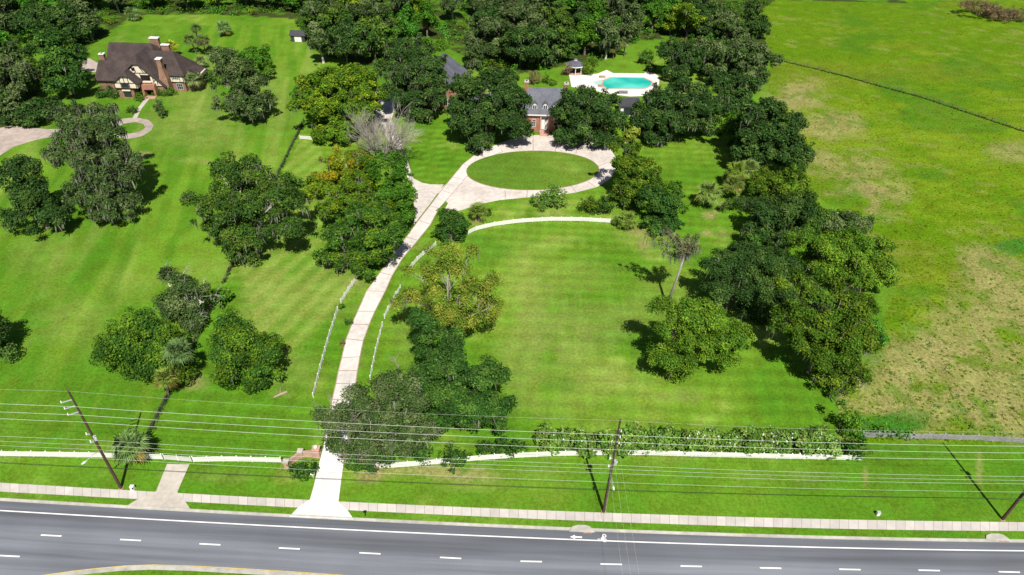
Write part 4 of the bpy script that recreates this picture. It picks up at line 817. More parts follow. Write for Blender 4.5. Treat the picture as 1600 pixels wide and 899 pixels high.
def ell_clumps(blobs, rng, cr0, dens, lowcut=-.45, hollow=False):
    C, R, O = [], [], []
    for (c, rx, ry, rz) in blobs:
        area = 4 * math.pi * ((rx * ry + rx * rz + ry * rz) / 3); n = max(3, int(dens * area / (cr0 * cr0 * 5.0)))
        d = unit(rng.normal(size=(n * 2, 3))); d = d[d[:, 2] > lowcut][:n]
        az_ = np.arctan2(d[:, 1], d[:, 0]); f = (rng.uniform(.55, 1.0, len(d)) * (1 + .20 * np.sin(3 * az_ + 2.5 * d[:, 2] + rng.uniform(0, 6)) + .14 * np.sin(5 * az_ - 5 * d[:, 2] + rng.uniform(0, 6))))[:, None]; cr = cr0 * rng.uniform(.6, 1.35, len(d))
        rr = np.maximum(np.array([rx, ry, rz]) * .95 - cr0 * .7, .25); p = np.asarray(c) + d * f * rr
        C.append(p); R.append(cr); O.append(unit(d / np.array([rx, ry, rz])))
    for i, (a, ax, ay, az) in enumerate(blobs):      # clumps that knit neighbouring lobes together
        for j, (b, bx, by, bz) in enumerate(blobs):
            if j <= i: continue
            gap = np.linalg.norm(np.asarray(a) - np.asarray(b))
            if gap < (ax + bx) * 1.15:
                m = max(1, int(dens * min(ax, bx) ** 2 / (cr0 * cr0) * .26)); t = rng.uniform(.3, .7, (m, 1)); r_ = min(ax, bx) * .5
                p = np.asarray(a) * (1 - t) + np.asarray(b) * t; d = unit(rng.normal(size=(m, 3)) + [0, 0, .35]); C.append(p + d * r_ * rng.uniform(.3, 1.0, (m, 1))); R.append(cr0 * rng.uniform(.5, 1.1, m)); O.append(d)
    C, R, O = np.concatenate(C), np.concatenate(R), np.concatenate(O)
    # hollows between the leaf masses: drop the clumps where a slow random field is low
    fld = np.zeros(len(C)); span = max(3.2, cr0 * 3.2)
    for _ in range(6):
        kv = unit(rng.normal(size=3)) * 2 * math.pi / (span * rng.uniform(.8, 1.7)); fld += np.sin(C @ kv + rng.uniform(0, 6.28))
    keep = fld > (-1.15 if hollow else -99); C, R, O = C[keep], R[keep], O[keep]
    if hollow:
        nb = len(C) // 9; k_ = rng.integers(0, len(C), nb); C = np.concatenate([C, C[k_] + O[k_] * cr0 * rng.uniform(.7, 1.5, (nb, 1))]); R = np.concatenate([R, np.full(nb, cr0 * .5)]); O = np.concatenate([O, O[k_]])
    C = C + rng.normal(0, cr0 * .28, C.shape)
    C[:, 2] = np.maximum(C[:, 2], R * .55); return C, R, O

def limbs(mb, base, blobs, rng, r0, C, twigs=7, lean=(0, 0), fork=.4):
    cz = np.mean([b[0][2] for b in blobs]); cxy = np.mean([b[0][:2] for b in blobs], 0); hf = max(1.2, cz * fork)
    fk = np.array([base[0] + (cxy[0] - base[0]) * .35 + lean[0], base[1] + (cxy[1] - base[1]) * .35 + lean[1], hf])
    mid = (base + fk) / 2 + rng.normal(0, .15, 3) * [1, 1, 0]
    mb.tube([base - [0, 0, .1], base + [0, 0, .25], mid, fk], [r0 * 1.7, r0 * 1.15, r0 * .95, r0 * .85], 9)
    for (c, rx, ry, rz) in blobs:
        c = np.asarray(c); tgt = c + np.array([0, 0, -rz * .15]); m1 = fk + (tgt - fk) * .5 + rng.normal(0, .08, 3) * np.linalg.norm(tgt - fk) + [0, 0, .06 * np.linalg.norm(tgt[:2] - fk[:2])]
        mb.tube([fk - [0, 0, .2], m1, tgt], [r0 * .62, r0 * .42, r0 * .22], 6)
        near = np.argsort(np.linalg.norm(C - c, axis=1))[:max(twigs * 3, 8)]; sel = rng.choice(near, min(twigs, len(near)), replace=False)
        for k in sel:
            s_ = m1 + (tgt - m1) * rng.uniform(.2, 1); e_ = C[k]; mm = (s_ + e_) / 2 + rng.normal(0, .25, 3); mb.tube([s_, mm, e_], [r0 * .2, r0 * .13, r0 * .05], 4, cap=False)

def px_blobs(base, spec, kdy=.45, thick=1.0):
    """ellipsoids whose places are read off the photograph: (px, py, half width px, half height px[, dy])"""
    ym = np.mean([s[1] for s in spec]); out = []
    for s in spec:
        x, y, wx, wy = s[:4]; dist = np.linalg.norm(GY(x, y, base[1]) - [0, 0, CAMH]); sc = FPX / dist * 1.0
        dy = s[4] if len(s) > 4 else -kdy * (y - ym) / sc
        c = GY(x, y, base[1] + dy); wx, wy = wx * 1.09, wy * 1.07; rx = wx / sc; sd = (CAMH - c[2]) / dist; cd = math.sqrt(1 - sd * sd); app = wy / sc
        ry = rx * .95 * thick
        if app < ry * sd * 1.15: ry = max(app * .8 / sd, .4 * rx)
        rz = math.sqrt(max(app * app - (ry * sd) ** 2, (.3 * app) ** 2)) / cd; rz = min(rz, 1.15 * max(rx, ry))
        c[2] = max(c[2], rz * .75); out.append((c, rx, ry, rz))
    return out
LOG = []
def tree(label, base_px, spec, pal='oak', name='oak_tree', cat='oak tree', cr=1.5, dens=1.0, per=150, size=.62, moss=0, r0=.42, bark='bark', seed=0, group=None, twigs=6, flat=.85, kdy=.45, lowcut=-.3, auto=1.0, bare=0, fork=.4, thick=1.0, mosscol=(.27, .28, .21), origin=None):
    rng = np.random.default_rng(seed or (abs(hash_(label)) % 99991)); base = G(*base_px) if origin is None else np.array(origin, float)
    if origin is None and auto is not None:            # stand the tree where its lowest leaves hang just above the grass
        xm, ym = np.mean([q_[0] for q_ in spec]), np.mean([q_[1] for q_ in spec]); by = float(base_px[1])
        for _ in range(90):
            bx = xm + (by - ym) * (765 - xm) / (1863 - ym); base = G(bx, by); blobs = px_blobs(base, spec, kdy, thick)
            if np.mean(sorted([b[0][2] - b[3] for b in blobs])[:2]) < auto or by < ym + 5: break
            by -= 1.5
    blobs = px_blobs(base, spec, kdy, thick) if origin is None else spec
    if origin is None and base_px[1] > 300: k_ = .80 if base_px[1] < 430 else .68; size *= k_; per = int(per / k_ ** 1.6)
    LOG.append((label[:40], [round(float(b[0][2] + b[3]), 1) for b in blobs]))
    e = empty(name, base, label, cat, group); C, R, O = ell_clumps(blobs, rng, cr, dens * 1.12, lowcut, True)
    mb = MB(); limbs(mb, base, blobs, rng, r0, C, twigs, fork=fork); 
    for k in range(bare):
        i_ = rng.integers(len(C)); s0 = C[i_] - O[i_] * R[i_] * .8; bare_branches(mb, s0, unit(O[i_] + rng.normal(0, .4, 3) + [0, 0, .4]), rng.uniform(1.2, 2.2), .07, 2, rng, .5, .1, 3, 4)
    mb.build('trunk', M[bark], e, smooth=True)
    b_, s_, sh = PAL[pal]; v, c = clump_leaves(C, R, O, rng, per, size, b_, s_, sh, flat); quad_obj('crown', v, c, M['leaf'], e, base)
    if moss:
        sel = rng.random(len(C)) < moss; 
        if sel.any():
            v, c = strands(C[sel], R[sel], rng, 14, .7, 2.3, .12, mosscol); quad_obj('spanish_moss', v, c, M['moss'], e, base)['kind'] = 'stuff'
    return e
def hash_(s):
    h = 5381
    for ch in s: h = (h * 33 + ord(ch)) & 0x7fffffff
    return h
def bush(label, base_px, spec, pal='ever', name='shrub', cat='shrub', cr=.8, per=90, size=.42, dens=1.1, flowers=0, group=None, seed=0, petal=(.75, .72, .70), lowcut=-.8, flat=.85, kdy=.45, flowersize=.3):
    rng = np.random.default_rng(seed or hash_(label + str(base_px)) % 99991); base = G(*base_px)
    xm, ym = np.mean([q_[0] for q_ in spec]), np.mean([q_[1] for q_ in spec]); by = float(base_px[1])
    for _ in range(60):
        base = G(xm + (by - ym) * (765 - xm) / (1863 - ym), by); blobs = px_blobs(base, spec, kdy)
        if min(b[0][2] - b[3] for b in blobs) < .05 or by < ym + 3: break
        by -= 1.0
    e = empty(name, base, label, cat, group)
    C, R, O = ell_clumps(blobs, rng, cr, dens, lowcut); mb = MB()
    for k in range(5):
        c = C[rng.integers(len(C))]; mb.tube([base + [rng.uniform(-.2, .2), rng.uniform(-.2, .2), -.05], (base + c) / 2 + rng.normal(0, .1, 3), c], [.09, .06, .03], 5)
    mb.build('stem', M['bark'], e); b_, s_, sh = PAL[pal]; v, c = clump_leaves(C, R, O, rng, per, size, b_, s_, sh, flat); quad_obj('foliage', v, c, M['leaf'], e, base)
    if flowers:
        n = int(len(C) * flowers); k = rng.integers(0, len(C), n); d = unit(rng.normal(size=(n, 3)) + O[k] + [0, 0, .4]); p = C[k] + d * R[k][:, None] * 1.02
        v = leaf_quads(p, unit(d + rng.normal(size=(n, 3)) * .3), flowersize, rng, .8); quad_obj('blossoms', v, np.repeat(np.array(petal) * rng.uniform(.8, 1.1, (n, 1)), 4, 0), M['petal'], e, base)
    return e
def palm(label, base_px, top_px=None, h=None, r=2.2, fr=34, green=(.105, .165, .055), dead=.05, seed=0, group=None, trunk_r=.2, lean=(0, 0)):
    """fan palm: tapering trunk with old leaf bases and a round head of pleated fans"""
    rng = np.random.default_rng(seed or hash_(label + str(base_px)) % 99991); base = G(*base_px)
    if top_px is not None: tp = GY(top_px[0], top_px[1], base[1])
    else: tp = base + np.array([lean[0], lean[1], h])
    tp[2] = max(tp[2], 1.0); e = empty('palm_tree', base, label, 'palm tree', group); mid = (base + tp) / 2 + [.08, 0, 0]
    MB().tube([base - [0, 0, .1], base + [0, 0, .3], mid, tp], [trunk_r * 1.5, trunk_r * 1.1, trunk_r, trunk_r * 1.15], 9).build('trunk', M['bark'], e, smooth=True)
    V, Cc = [], []
    for k in range(fr):
        el = math.asin(np.clip(rng.uniform(-.55, 1.0), -1, 1)); az = k * 2.39996 + rng.uniform(-.3, .3)
        d = np.array([math.cos(el) * math.cos(az), math.cos(el) * math.sin(az), math.sin(el)]); pl = r * rng.uniform(.30, .55); hub = tp + d * pl + np.array([0, 0, -.10 * pl])
        sd = unit(np.cross(d, [0, 0, 1.0]) + 1e-6); up = np.cross(sd, d); isdead = el < -.05 and rng.random() < dead * 3
        colr = np.array((.24, .20, .07) if isdead else green) * np.array([1, 1, .7]) * rng.uniform(.6, 1.35)
        w = sd * .035; V.append([tp - w, tp + w, hub + w, hub - w]); Cc.append(colr)
        for a in np.linspace(-1.25, 1.25, 11):
            t = d * math.cos(a) + sd * math.sin(a); L = r * rng.uniform(.45, .68) * (1 - .18 * abs(a)); tip = hub + t * L + np.array([0, 0, -.28 * L]) + rng.normal(0, .05, 3)
            m_ = hub + t * L * .55; n_ = (np.cross(t, up)); n_ = n_ / (np.linalg.norm(n_) + 1e-9) * .055 * r / 2; zz = up * rng.uniform(-.05, .05)
            V.append([hub, m_ + n_ + zz, tip, m_ - n_ - zz]); Cc.append(colr * rng.uniform(.8, 1.2))
    V = np.array(V).reshape(-1, 3); quad_obj('crown', V, np.repeat(np.array(Cc), 4, 0), M['leaf'], e, base); return e
def bare_branches(mb, p, d, L, r, depth, rng, spread=.55, up=.25, kids=3, n=5):
    q_ = p + d * L; m_ = (p + q_) / 2 + rng.normal(0, .05 * L, 3); mb.tube([p, m_, q_], [r, r * .8, r * .6], max(3, n), cap=False)
    if depth == 0: return
    for k in range(kids):
        nd = unit(d + rng.normal(0, spread, 3) + [0, 0, up]); s_ = m_ + (q_ - m_) * rng.uniform(.2, 1) if k else q_
        bare_branches(mb, s_, nd, L * rng.uniform(.62, .85), r * .58, depth - 1, rng, spread, up, kids, n - 1)

# --- lawn trees on the neighbour's side
tree('dark oak cut off by the left edge of the photo', (-30, 562), [(-32, 505, 32, 26), (-24, 535, 30, 30)], 'darkoak', seed=11)
tree('dark oak with stepped crown by the left edge below the paved drive', (60, 372), [(28, 270, 30, 20), (48, 305, 32, 24), (55, 338, 42, 26), (85, 340, 22, 18)], 'darkoak', seed=12, cr=1.4, moss=.15)
tree('tall oak draped with grey moss beside the turning loop', (176, 352), [(128, 190, 50, 28), (162, 205, 32, 28), (200, 232, 13, 18), (118, 240, 38, 30), (165, 255, 42, 32), (150, 295, 40, 28), (178, 322, 36, 26), (205, 275, 10, 14)], 'mossy', seed=13, moss=.9, cr=1.2, bare=14, bark='barkgrey', dens=.74)
tree('mossy oak to the right of the half-timbered house', (388, 188), [(352, 95, 26, 18), (375, 122, 36, 26), (372, 155, 32, 24), (395, 165, 32, 22)], 'mossy', seed=14, moss=.4, cr=1.4)
tree('bright green tree behind the mossy oak near the half-timbered house', (404, 140), [(398, 92, 27, 18), (410, 108, 18, 14)], 'green', name='broadleaf_tree', cat='tree', seed=15, cr=1.3)
tree('wide dark oak with grey moss left of the wire fence', (402, 396), [(345, 270, 26, 26), (378, 262, 30, 18), (300, 310, 17, 13), (370, 315, 50, 32), (438, 305, 40, 38), (395, 372, 34, 28), (352, 355, 36, 24), (452, 350, 24, 22), (385, 400, 16, 16)], 'oak', seed=16, moss=.5, dens=.85, bare=10, bark='barkgrey')
tree('round dark oak left of the leaning palms', (222, 600), [(208, 500, 30, 24), (188, 545, 28, 30), (225, 540, 34, 32), (212, 582, 32, 22), (250, 530, 24, 26), (245, 572, 22, 20)], 'mix', seed=17)
tree('oak with bare white limbs behind the palm clump', (305, 560), [(262, 440, 26, 22), (296, 452, 26, 22), (268, 475, 26, 20), (318, 470, 18, 16), (300, 500, 24, 18)], 'mossy', seed=18, moss=.5, dens=.62, bark='barkpale', r0=.5, twigs=14, bare=16)
tree('rounded olive green oak right of the palm clump', (392, 612), [(345, 512, 26, 20), (378, 522, 34, 24), (412, 545, 28, 28), (385, 565, 42, 30), (405, 590, 26, 18), (350, 550, 22, 22)], 'mix', seed=19, moss=.12)
palm('tall pale palm in the middle of the tree group at lower left', (281, 600), (277, 548), r=3.0, green=(.13, .22, .10), seed=3, fr=50)
palm('palm with yellow dead fronds at the foot of the tree group', (263, 618), (258, 590), r=2.5, green=(.17, .24, .06), dead=.3, seed=4, fr=44)
bush('bushy undergrowth at the foot of the palm clump', (285, 612), [(285, 582, 22, 22), (268, 598, 14, 12)], 'olive')
bush('low palmetto bush beside the wire fence', (343, 478), [(343, 462, 17, 13)], 'green', size=.6)
palm('single palm by the front fence near the left utility pole', (207, 722), (203, 697), r=3.4, green=(.15, .25, .10), fr=60, dead=.22, seed=5)
# around the half-timbered house
for bp, tpx, r, lab, g in (((303, 143), (303, 122), 2.6, 'palm at the right front corner of the half-timbered house', (.12, .18, .08)), ((268, 88), (267, 72), 2.4, 'yellowish palm behind the roof of the half-timbered house', (.20, .21, .03)), ((307, 84), (297, 62), 2.3, 'left one of two tall palms behind the half-timbered house', (.07, .10, .04)), ((322, 86), (316, 63), 2.6, 'right one of two tall palms behind the half-timbered house', (.08, .09, .05)), ((309, 74), (306, 45), 2.0, 'smallest high palm head above the two palms', (.06, .09, .04)), ((318, 106), (313, 96), 2.3, 'pale palm at the right gable end of the half-timbered house', (.16, .2, .11)), ((351, 56), (349, 43), 2.9, 'lone palm on the lawn near the wood', (.10, .17, .08)), ((326, 85), (330, 78), 2.0, 'drooping palm beside the white gate behind the house', (.07, .11, .05)), ((207, 32), (206, 22), 3, 'palm at the edge of the wood upper left', (.10, .16, .07))): palm(lab, bp, tpx, r=r * 1.3, green=tuple(c * 1.5 for c in g), fr=44)
MB_ = lambda *a, **k: bush(*a, **k)
bush('clipped round bush left of the half-timbered house door', (219, 157), [(218, 150, 8, 7)], 'green', cr=.5, size=.3, per=120); bush('clipped long hedge right of the half-timbered house door', (256, 149), [(246, 145, 8, 6), (258, 144, 10, 6), (268, 143, 8, 6)], 'green', cr=.5, size=.3, per=120)
bush('shrubs at the left corner of the half-timbered house', (172, 152), [(165, 142, 9, 9), (178, 146, 9, 8), (158, 150, 6, 5)], 'ever'); bush('small dark conifer bush beside the garden path', (206, 177), [(206, 172, 7, 6)], 'darkoak', cr=.6)
tree('slim grey leaved tree on the lawn right of the garden path', (254, 184), [(247, 165, 9, 9), (251, 175, 10, 8)], 'mossy', name='young_tree', cat='young tree', cr=.8, r0=.12, dens=.6, size=.4, bark='barkgrey'); bush('hedge bush at the right end of the half-timbered house', (322, 130), [(318, 122, 10, 9), (326, 116, 8, 7)], 'green', cr=.7)
# tree belt left of the house
for lab, bp, sp, pal, ms in (('dark oak at the upper left beyond the parking pad', (92, 70), [(60, 30, 32, 20), (88, 35, 30, 20), (105, 52, 26, 16)], 'darkoak', .1), ('large dark oak left of the parking pad', (110, 150), [(80, 75, 24, 22), (100, 95, 28, 22), (118, 122, 24, 20), (98, 128, 24, 18)], 'ever', .1), ('grey mossy tree on the left edge above the drive', (28, 165), [(10, 100, 26, 26), (28, 120, 26, 22), (8, 140, 20, 20)], 'mossy', .6), ('olive tree behind the bare grey bush', (48, 150), [(40, 105, 22, 14), (55, 118, 20, 12)], 'olive', .3), ('dark bushy tree at the bend of the paved drive', (38, 195), [(30, 178, 22, 14), (52, 172, 18, 14), (45, 186, 22, 9)], 'darkoak', 0), ('mossy oak hanging over the paved drive at the left edge', (2, 195), [(2, 160, 20, 18), (12, 175, 14, 14)], 'mossy', .5), ('low dark tree casting shade by the round dark oak', (80, 180), [(78, 165, 14, 9), (66, 178, 10, 7)], 'darkoak', 0)):
    tree(lab, bp, sp, pal, moss=ms, per=100, size=.75)
# --- belt between the lawns
tree('tall golden green tree beside the bare grey tree', (532, 250), [(505, 128, 34, 22), (548, 118, 34, 18), (575, 140, 22, 20), (500, 165, 36, 26), (560, 168, 36, 28), (525, 208, 38, 26), (590, 150, 12, 12)], 'bright', name='broadleaf_tree', cat='tree', seed=21, cr=1.4, moss=.1, bark='barkpale')
bush('dark green tree mass at the far left foot of the golden tree', (475, 168), [(470, 150, 16, 20), (484, 135, 14, 16)], 'green', name='small_tree', cat='small tree', cr=1.1, size=.6)
rng = np.random.default_rng(5); b = G(601, 262); e = empty('bare_tree', b, 'leafless grey tree with a spray of upright branches', 'bare tree'); mb = MB()
mb.tube([b, b + [0, 0, 2.5]], [.55, .42], 8)
for k in range(22):
    a = k * 2.4; s_ = rng.uniform(.25, 1.15); bare_branches(mb, b + [0, 0, 1.8], unit(np.array([math.cos(a) * s_, math.sin(a) * s_ * .8, 1.15])), rng.uniform(4.2, 6.4), .22, 4, rng, .36, .16, 3, 5)
mb.build('branches', M['barkgrey'], e)
bush('grey green twiggy bush at the right foot of the bare tree', (635, 262), [(628, 240, 12, 18), (612, 250, 12, 12)], 'mossy', cr=.9)
tree('oak with an orange gold top beside the left lawn', (545, 330), [(545, 248, 34, 18), (512, 270, 22, 16), (560, 262, 24, 16)], 'gold', seed=22, moss=.2, cr=1.2)
tree('yellow green oak below the orange topped one in the belt by the drive', (555, 372), [(560, 285, 32, 24), (510, 305, 28, 20), (545, 315, 38, 26), (590, 320, 28, 26), (570, 345, 30, 20), (520, 330, 22, 18)], 'bright', seed=25, cr=1.3, moss=.3, bare=6)
tree('dark green tree on the side drive edge', (628, 372), [(606, 262, 32, 28), (625, 300, 24, 32), (628, 345, 22, 28), (600, 310, 24, 24)], 'green', name='broadleaf_tree', cat='tree', seed=23, cr=1.3)
tree('big front oak with mixed light and dark green leaves beside the drive', (578, 428), [(575, 330, 34, 24), (540, 365, 34, 26), (590, 365, 36, 28), (530, 398, 30, 22), (575, 402, 40, 26), (612, 385, 24, 22), (600, 345, 24, 20), (615, 360, 22, 22), (545, 345, 26, 20)], 'mix', seed=24, moss=.35, cr=1.3, bare=6)
tree('pale shrubby tree at the left edge of the belt', (492, 322), [(490, 292, 16, 16), (478, 300, 14, 14)], 'bright', name='small_tree', cat='small tree', cr=.9, dens=.7, r0=.15)
tree('dense small tree between drive and forecourt fence', (706, 378), [(700, 340, 22, 18), (716, 352, 18, 18), (700, 366, 24, 16)], 'ever', name='small_tree', cat='small tree', cr=1.0, seed=26)
palm('palm beside the forecourt fence', (747, 345), (747, 330), r=3.0, green=(.17, .25, .06), seed=8, fr=44); bush('small round shrub beside the forecourt palm', (764, 338), [(763, 332, 6, 6)], 'olive', cr=.5)
# --- trees of the middle lawn
tree('sparse yellow leaved tree with open limbs beside the drive', (706, 528), [(690, 392, 30, 16), (730, 395, 32, 16), (655, 428, 32, 20), (700, 425, 30, 20), (755, 445, 28, 24), (640, 470, 22, 18), (690, 462, 30, 18), (765, 480, 26, 20), (735, 470, 24, 20), (680, 500, 28, 18), (725, 500, 28, 18), (700, 485, 26, 18)], 'yel', seed=27, dens=1.25, per=130, size=.45, cr=1.2, twigs=10, bark='barkgrey', r0=.4, moss=.06, fork=.5, auto=None, name='broadleaf_tree', cat='tree')
tree('ivy covered evergreen between the sparse tree and the big oak', (680, 620), [(660, 505, 26, 20), (668, 540, 26, 28), (665, 580, 22, 30), (705, 530, 24, 18)], 'ever', seed=28, name='evergreen_tree', cat='evergreen tree', cr=1.1, dens=1.3)
tree('massive round dark green oak right of the drive entrance', (720, 722), [(700, 570, 44, 28), (750, 588, 36, 26), (690, 615, 42, 32), (745, 630, 46, 36), (700, 660, 42, 30), (765, 655, 30, 24), (660, 600, 16, 28)], 'ever', seed=29, cr=1.4, per=160, moss=.12, dens=1.45)
tree('wide twiggy oak with grey moss overhanging the drive entrance', (618, 728), [(612, 600, 36, 20), (560, 625, 40, 24), (640, 630, 34, 26), (600, 655, 44, 28), (535, 660, 32, 24), (650, 672, 32, 24), (580, 695, 40, 22), (515, 650, 22, 18), (625, 700, 30, 18), (535, 692, 28, 16)], 'mossy', seed=30, moss=.18, cr=1.2, size=.5, per=150, twigs=8, bark='barkgrey', bare=22, dens=.95)
for bp, sp, lab in (((706, 737), [(706, 716, 26, 22)], 'round dark shrub by the fence under the big oak'), ((577, 738), [(577, 722, 21, 17)], 'dark shrub before the brick wall right of the drive'), ((548, 733), [(548, 720, 16, 15)], 'dark shrub next to the drive under the mossy oak'), ((661, 730), [(661, 712, 16, 20)], 'small upright shrub poking over the white fence'), ((606, 735), [(606, 722, 11, 12)], 'dark shrub left of the white fence end'), ((470, 750), [(462, 737, 17, 14), (478, 734, 18, 15)], 'dark shrub in front of the brick entrance wall'), ((790, 722), [(795, 696, 28, 15), (765, 700, 22, 14)], 'leafy shrub trailing over the fence right of the big oak')):
    bush(lab, bp, sp, 'ever', cr=.7, size=.4)
bush('brown dead palmetto by the brick wall', (582, 728), [(584, 712, 9, 10)], 'russet', cr=.5, size=.5)
# leaning mossy snag
b = G(1041, 482); tp = GY(1072, 392, b[1] + 1); e = empty('dead_tree', b, 'leaning dead tree hung with grey moss on the middle lawn', 'dead tree'); mb = MB(); rng = np.random.default_rng(9)
mb.tube([b, (b + tp) / 2 + [.1, 0, 0], tp], [.36, .28, .2], 8); tips = []
for d_, L in (((-.9, .1, .35), 4.5), ((.7, .2, .5), 3.4), ((.1, .5, .9), 3.6), ((-.4, -.5, .6), 3.2), ((-1, .4, .3), 8.0), ((.4, -.3, .8), 2.6), ((-.8, .3, .75), 6.0), ((.5, .4, .9), 5.0), ((-.35, .2, 1), 5.0)):
    q_ = tp - (tp - b) * rng.uniform(0, .18); bare_branches(mb, q_, unit(np.array(d_)), L * .55, .13, 2, rng, .4, .1, 3, 5); tips += [q_ + unit(np.array(d_)) * L * t for t in (.3, .5, .7, .9, 1.1)]
mb.build('trunk', M['barkgrey'], e, smooth=True); tips = np.array(tips + [tp + [0, 0, .3], tp - (tp - b) * .06, tp - (tp - b) * .12]); 
v, c = strands(tips, np.full(len(tips), .55), rng, 8, .4, 2.4, .07, (.30, .29, .25)); quad_obj('spanish_moss', v, c, M['moss'], e, b)
v, c = clump_leaves(tips + np.array([0, 0, .5]), rng.uniform(.5, 1.0, len(tips)), np.tile([0, 0, 1.0], (len(tips), 1)), rng, 240, .34, (.09, .10, .045), (.14, .14, .07), .4)
quad_obj('crown', v, c, M['leaf'], e, b)
tree('bright green round oak in front of the leaning dead tree', (1076, 602), [(1040, 482, 30, 14), (1090, 490, 46, 26), (1050, 515, 36, 22), (1140, 522, 36, 30), (1095, 530, 42, 28), (1045, 560, 30, 24), (1085, 572, 34, 22), (1045, 590, 26, 18), (1125, 555, 24, 16)], 'fresh', seed=31, cr=1.35, per=165, size=.55)
# --- right hand belt
tree('dark mossy oak between the bright oak and the tall right hand trees', (1170, 515), [(1125, 412, 34, 24), (1160, 425, 30, 24), (1150, 455, 38, 26), (1175, 480, 28, 22), (1120, 445, 24, 18)], 'darkoak', seed=32, moss=.3)
tree('tall light green tree leaning over the pasture edge', (1330, 505), [(1262, 375, 34, 20), (1310, 385, 42, 24), (1355, 395, 36, 30), (1290, 415, 44, 26), (1340, 430, 42, 30), (1375, 425, 24, 24)], 'fresh', seed=33, moss=.25, name='broadleaf_tree', cat='tree', dens=.95)
tree('very large olive green oak at the right corner of the middle lawn', (1262, 618), [(1240, 440, 34, 24), (1290, 460, 40, 26), (1335, 480, 38, 28), (1230, 500, 30, 28), (1280, 510, 44, 30), (1330, 530, 36, 30), (1290, 555, 40, 28), (1330, 570, 26, 26), (1300, 595, 30, 22), (1255, 540, 24, 24)], 'olive', seed=34, moss=.25, cr=1.3, dens=.8, bare=8)
tree('dark oak beside the pasture right of the palms', (1212, 288), [(1195, 178, 40, 24), (1225, 195, 32, 26), (1180, 215, 34, 26), (1220, 232, 40, 30), (1170, 245, 28, 20), (1240, 250, 24, 24)], 'darkoak', seed=35, moss=.12)
tree('rounded dark oak just below the belt oak by the pasture', (1222, 340), [(1205, 285, 34, 20), (1240, 282, 24, 22), (1215, 312, 34, 18)], 'olive', seed=36, cr=1.2)
tree('dark oak closing the gap above the very large oak', (1215, 480), [(1205, 405, 30, 24), (1235, 425, 28, 22), (1195, 440, 28, 22), (1215, 465, 26, 20)], 'darkoak', seed=71, moss=.25)
tree('dark green oak at the pasture side below the rounded dark oak', (1265, 372), [(1250, 318, 26, 20), (1268, 340, 24, 20), (1245, 350, 26, 18)], 'oak', seed=72, cr=1.2)
tree('dark oak in the belt between the broad oak and the pasture oak', (1165, 262), [(1150, 205, 20, 20), (1165, 225, 24, 22), (1175, 190, 24, 20)], 'oak', seed=73, cr=1.2)
tree('shaded oak low in the belt behind the mossy oak', (1160, 430), [(1155, 395, 26, 18), (1180, 408, 24, 18)], 'darkoak', seed=74, cr=1.2, moss=.2)
tree('dark spreading oak behind the light green tree', (1235, 410), [(1200, 330, 36, 22), (1240, 325, 34, 22), (1195, 362, 32, 22), (1235, 365, 36, 22)], 'darkoak', seed=37, moss=.3)
tree('grey olive oak leaning toward the pasture', (1330, 420), [(1300, 345, 36, 16), (1340, 348, 30, 14), (1275, 350, 24, 14)], 'mossy', seed=38, moss=.35, cr=1.2)
for bp, tpx, lab, g, r in (((1110, 325), (1107, 300), 'palm with a shaggy pale head on the lawn by the right hand trees', (.19, .28, .09), 3.8), ((1150, 312), (1147, 288), 'darker palm beside the shaggy palm', (.16, .22, .06), 3.2), ((1158, 295), (1152, 265), 'bright palm head behind the darker palm', (.17, .26, .05), 3.3), ((1180, 292), (1172, 262), 'pale palm head against the dark oak', (.19, .28, .10), 3.2), ((1140, 290), (1138, 276), 'small palm left of the bright palm head', (.11, .17, .05), 1.9)): palm(lab, bp, tpx, r=r, green=g, fr=60)
bush('dark undergrowth beneath the palms', (1165, 330), [(1160, 318, 26, 12), (1185, 330, 22, 16), (1125, 330, 10, 6)], 'darkoak', cr=.9)
tree('small dark oak at the foot of the right hand belt', (1190, 395), [(1180, 372, 22, 14), (1172, 395, 16, 12), (1150, 400, 14, 10)], 'ever', cr=1.0, seed=39)
# forecourt group
tree('tall loose magnolia at the right end of the forecourt', (1003, 338), [(975, 232, 24, 16), (985, 258, 30, 22), (1012, 262, 22, 16), (990, 290, 30, 22), (1018, 290, 24, 18), (975, 310, 20, 16)], 'olive', seed=40, cr=1.2, name='magnolia_tree', cat='tree', dens=.8, size=.7, moss=.15)
tree('dense dark tree beside the loose magnolia', (1038, 368), [(1022, 310, 30, 22), (1045, 320, 24, 24), (1030, 345, 34, 20)], 'ever', seed=41, cr=1.1, name='evergreen_tree', cat='evergreen tree')
tree('bright green small tree right of the dense dark tree', (1058, 345), [(1055, 300, 16, 22), (1060, 325, 12, 16)], 'green', name='small_tree', cat='small tree', cr=.9, seed=42)
palm('low palm at the right end of the curved white fence', (985, 358), (980, 343), r=3.0, green=(.17, .26, .06), fr=48); palm('second low palm next to the fence end palm', (968, 352), (965, 345), r=1.8, green=(.11, .19, .05))
bush('large rounded shrub below the oval lawn', (862, 328), [(848, 312, 18, 15), (872, 308, 18, 17), (860, 298, 16, 11)], 'oleander', cr=.9); bush('smaller dark shrub below the forecourt', (918, 332), [(915, 318, 16, 13), (928, 324, 12, 10)], 'olive', cr=.8)
bush('dark shrub in the shade beside the loose magnolia', (945, 338), [(945, 320, 14, 16)], 'darkoak', cr=.9)
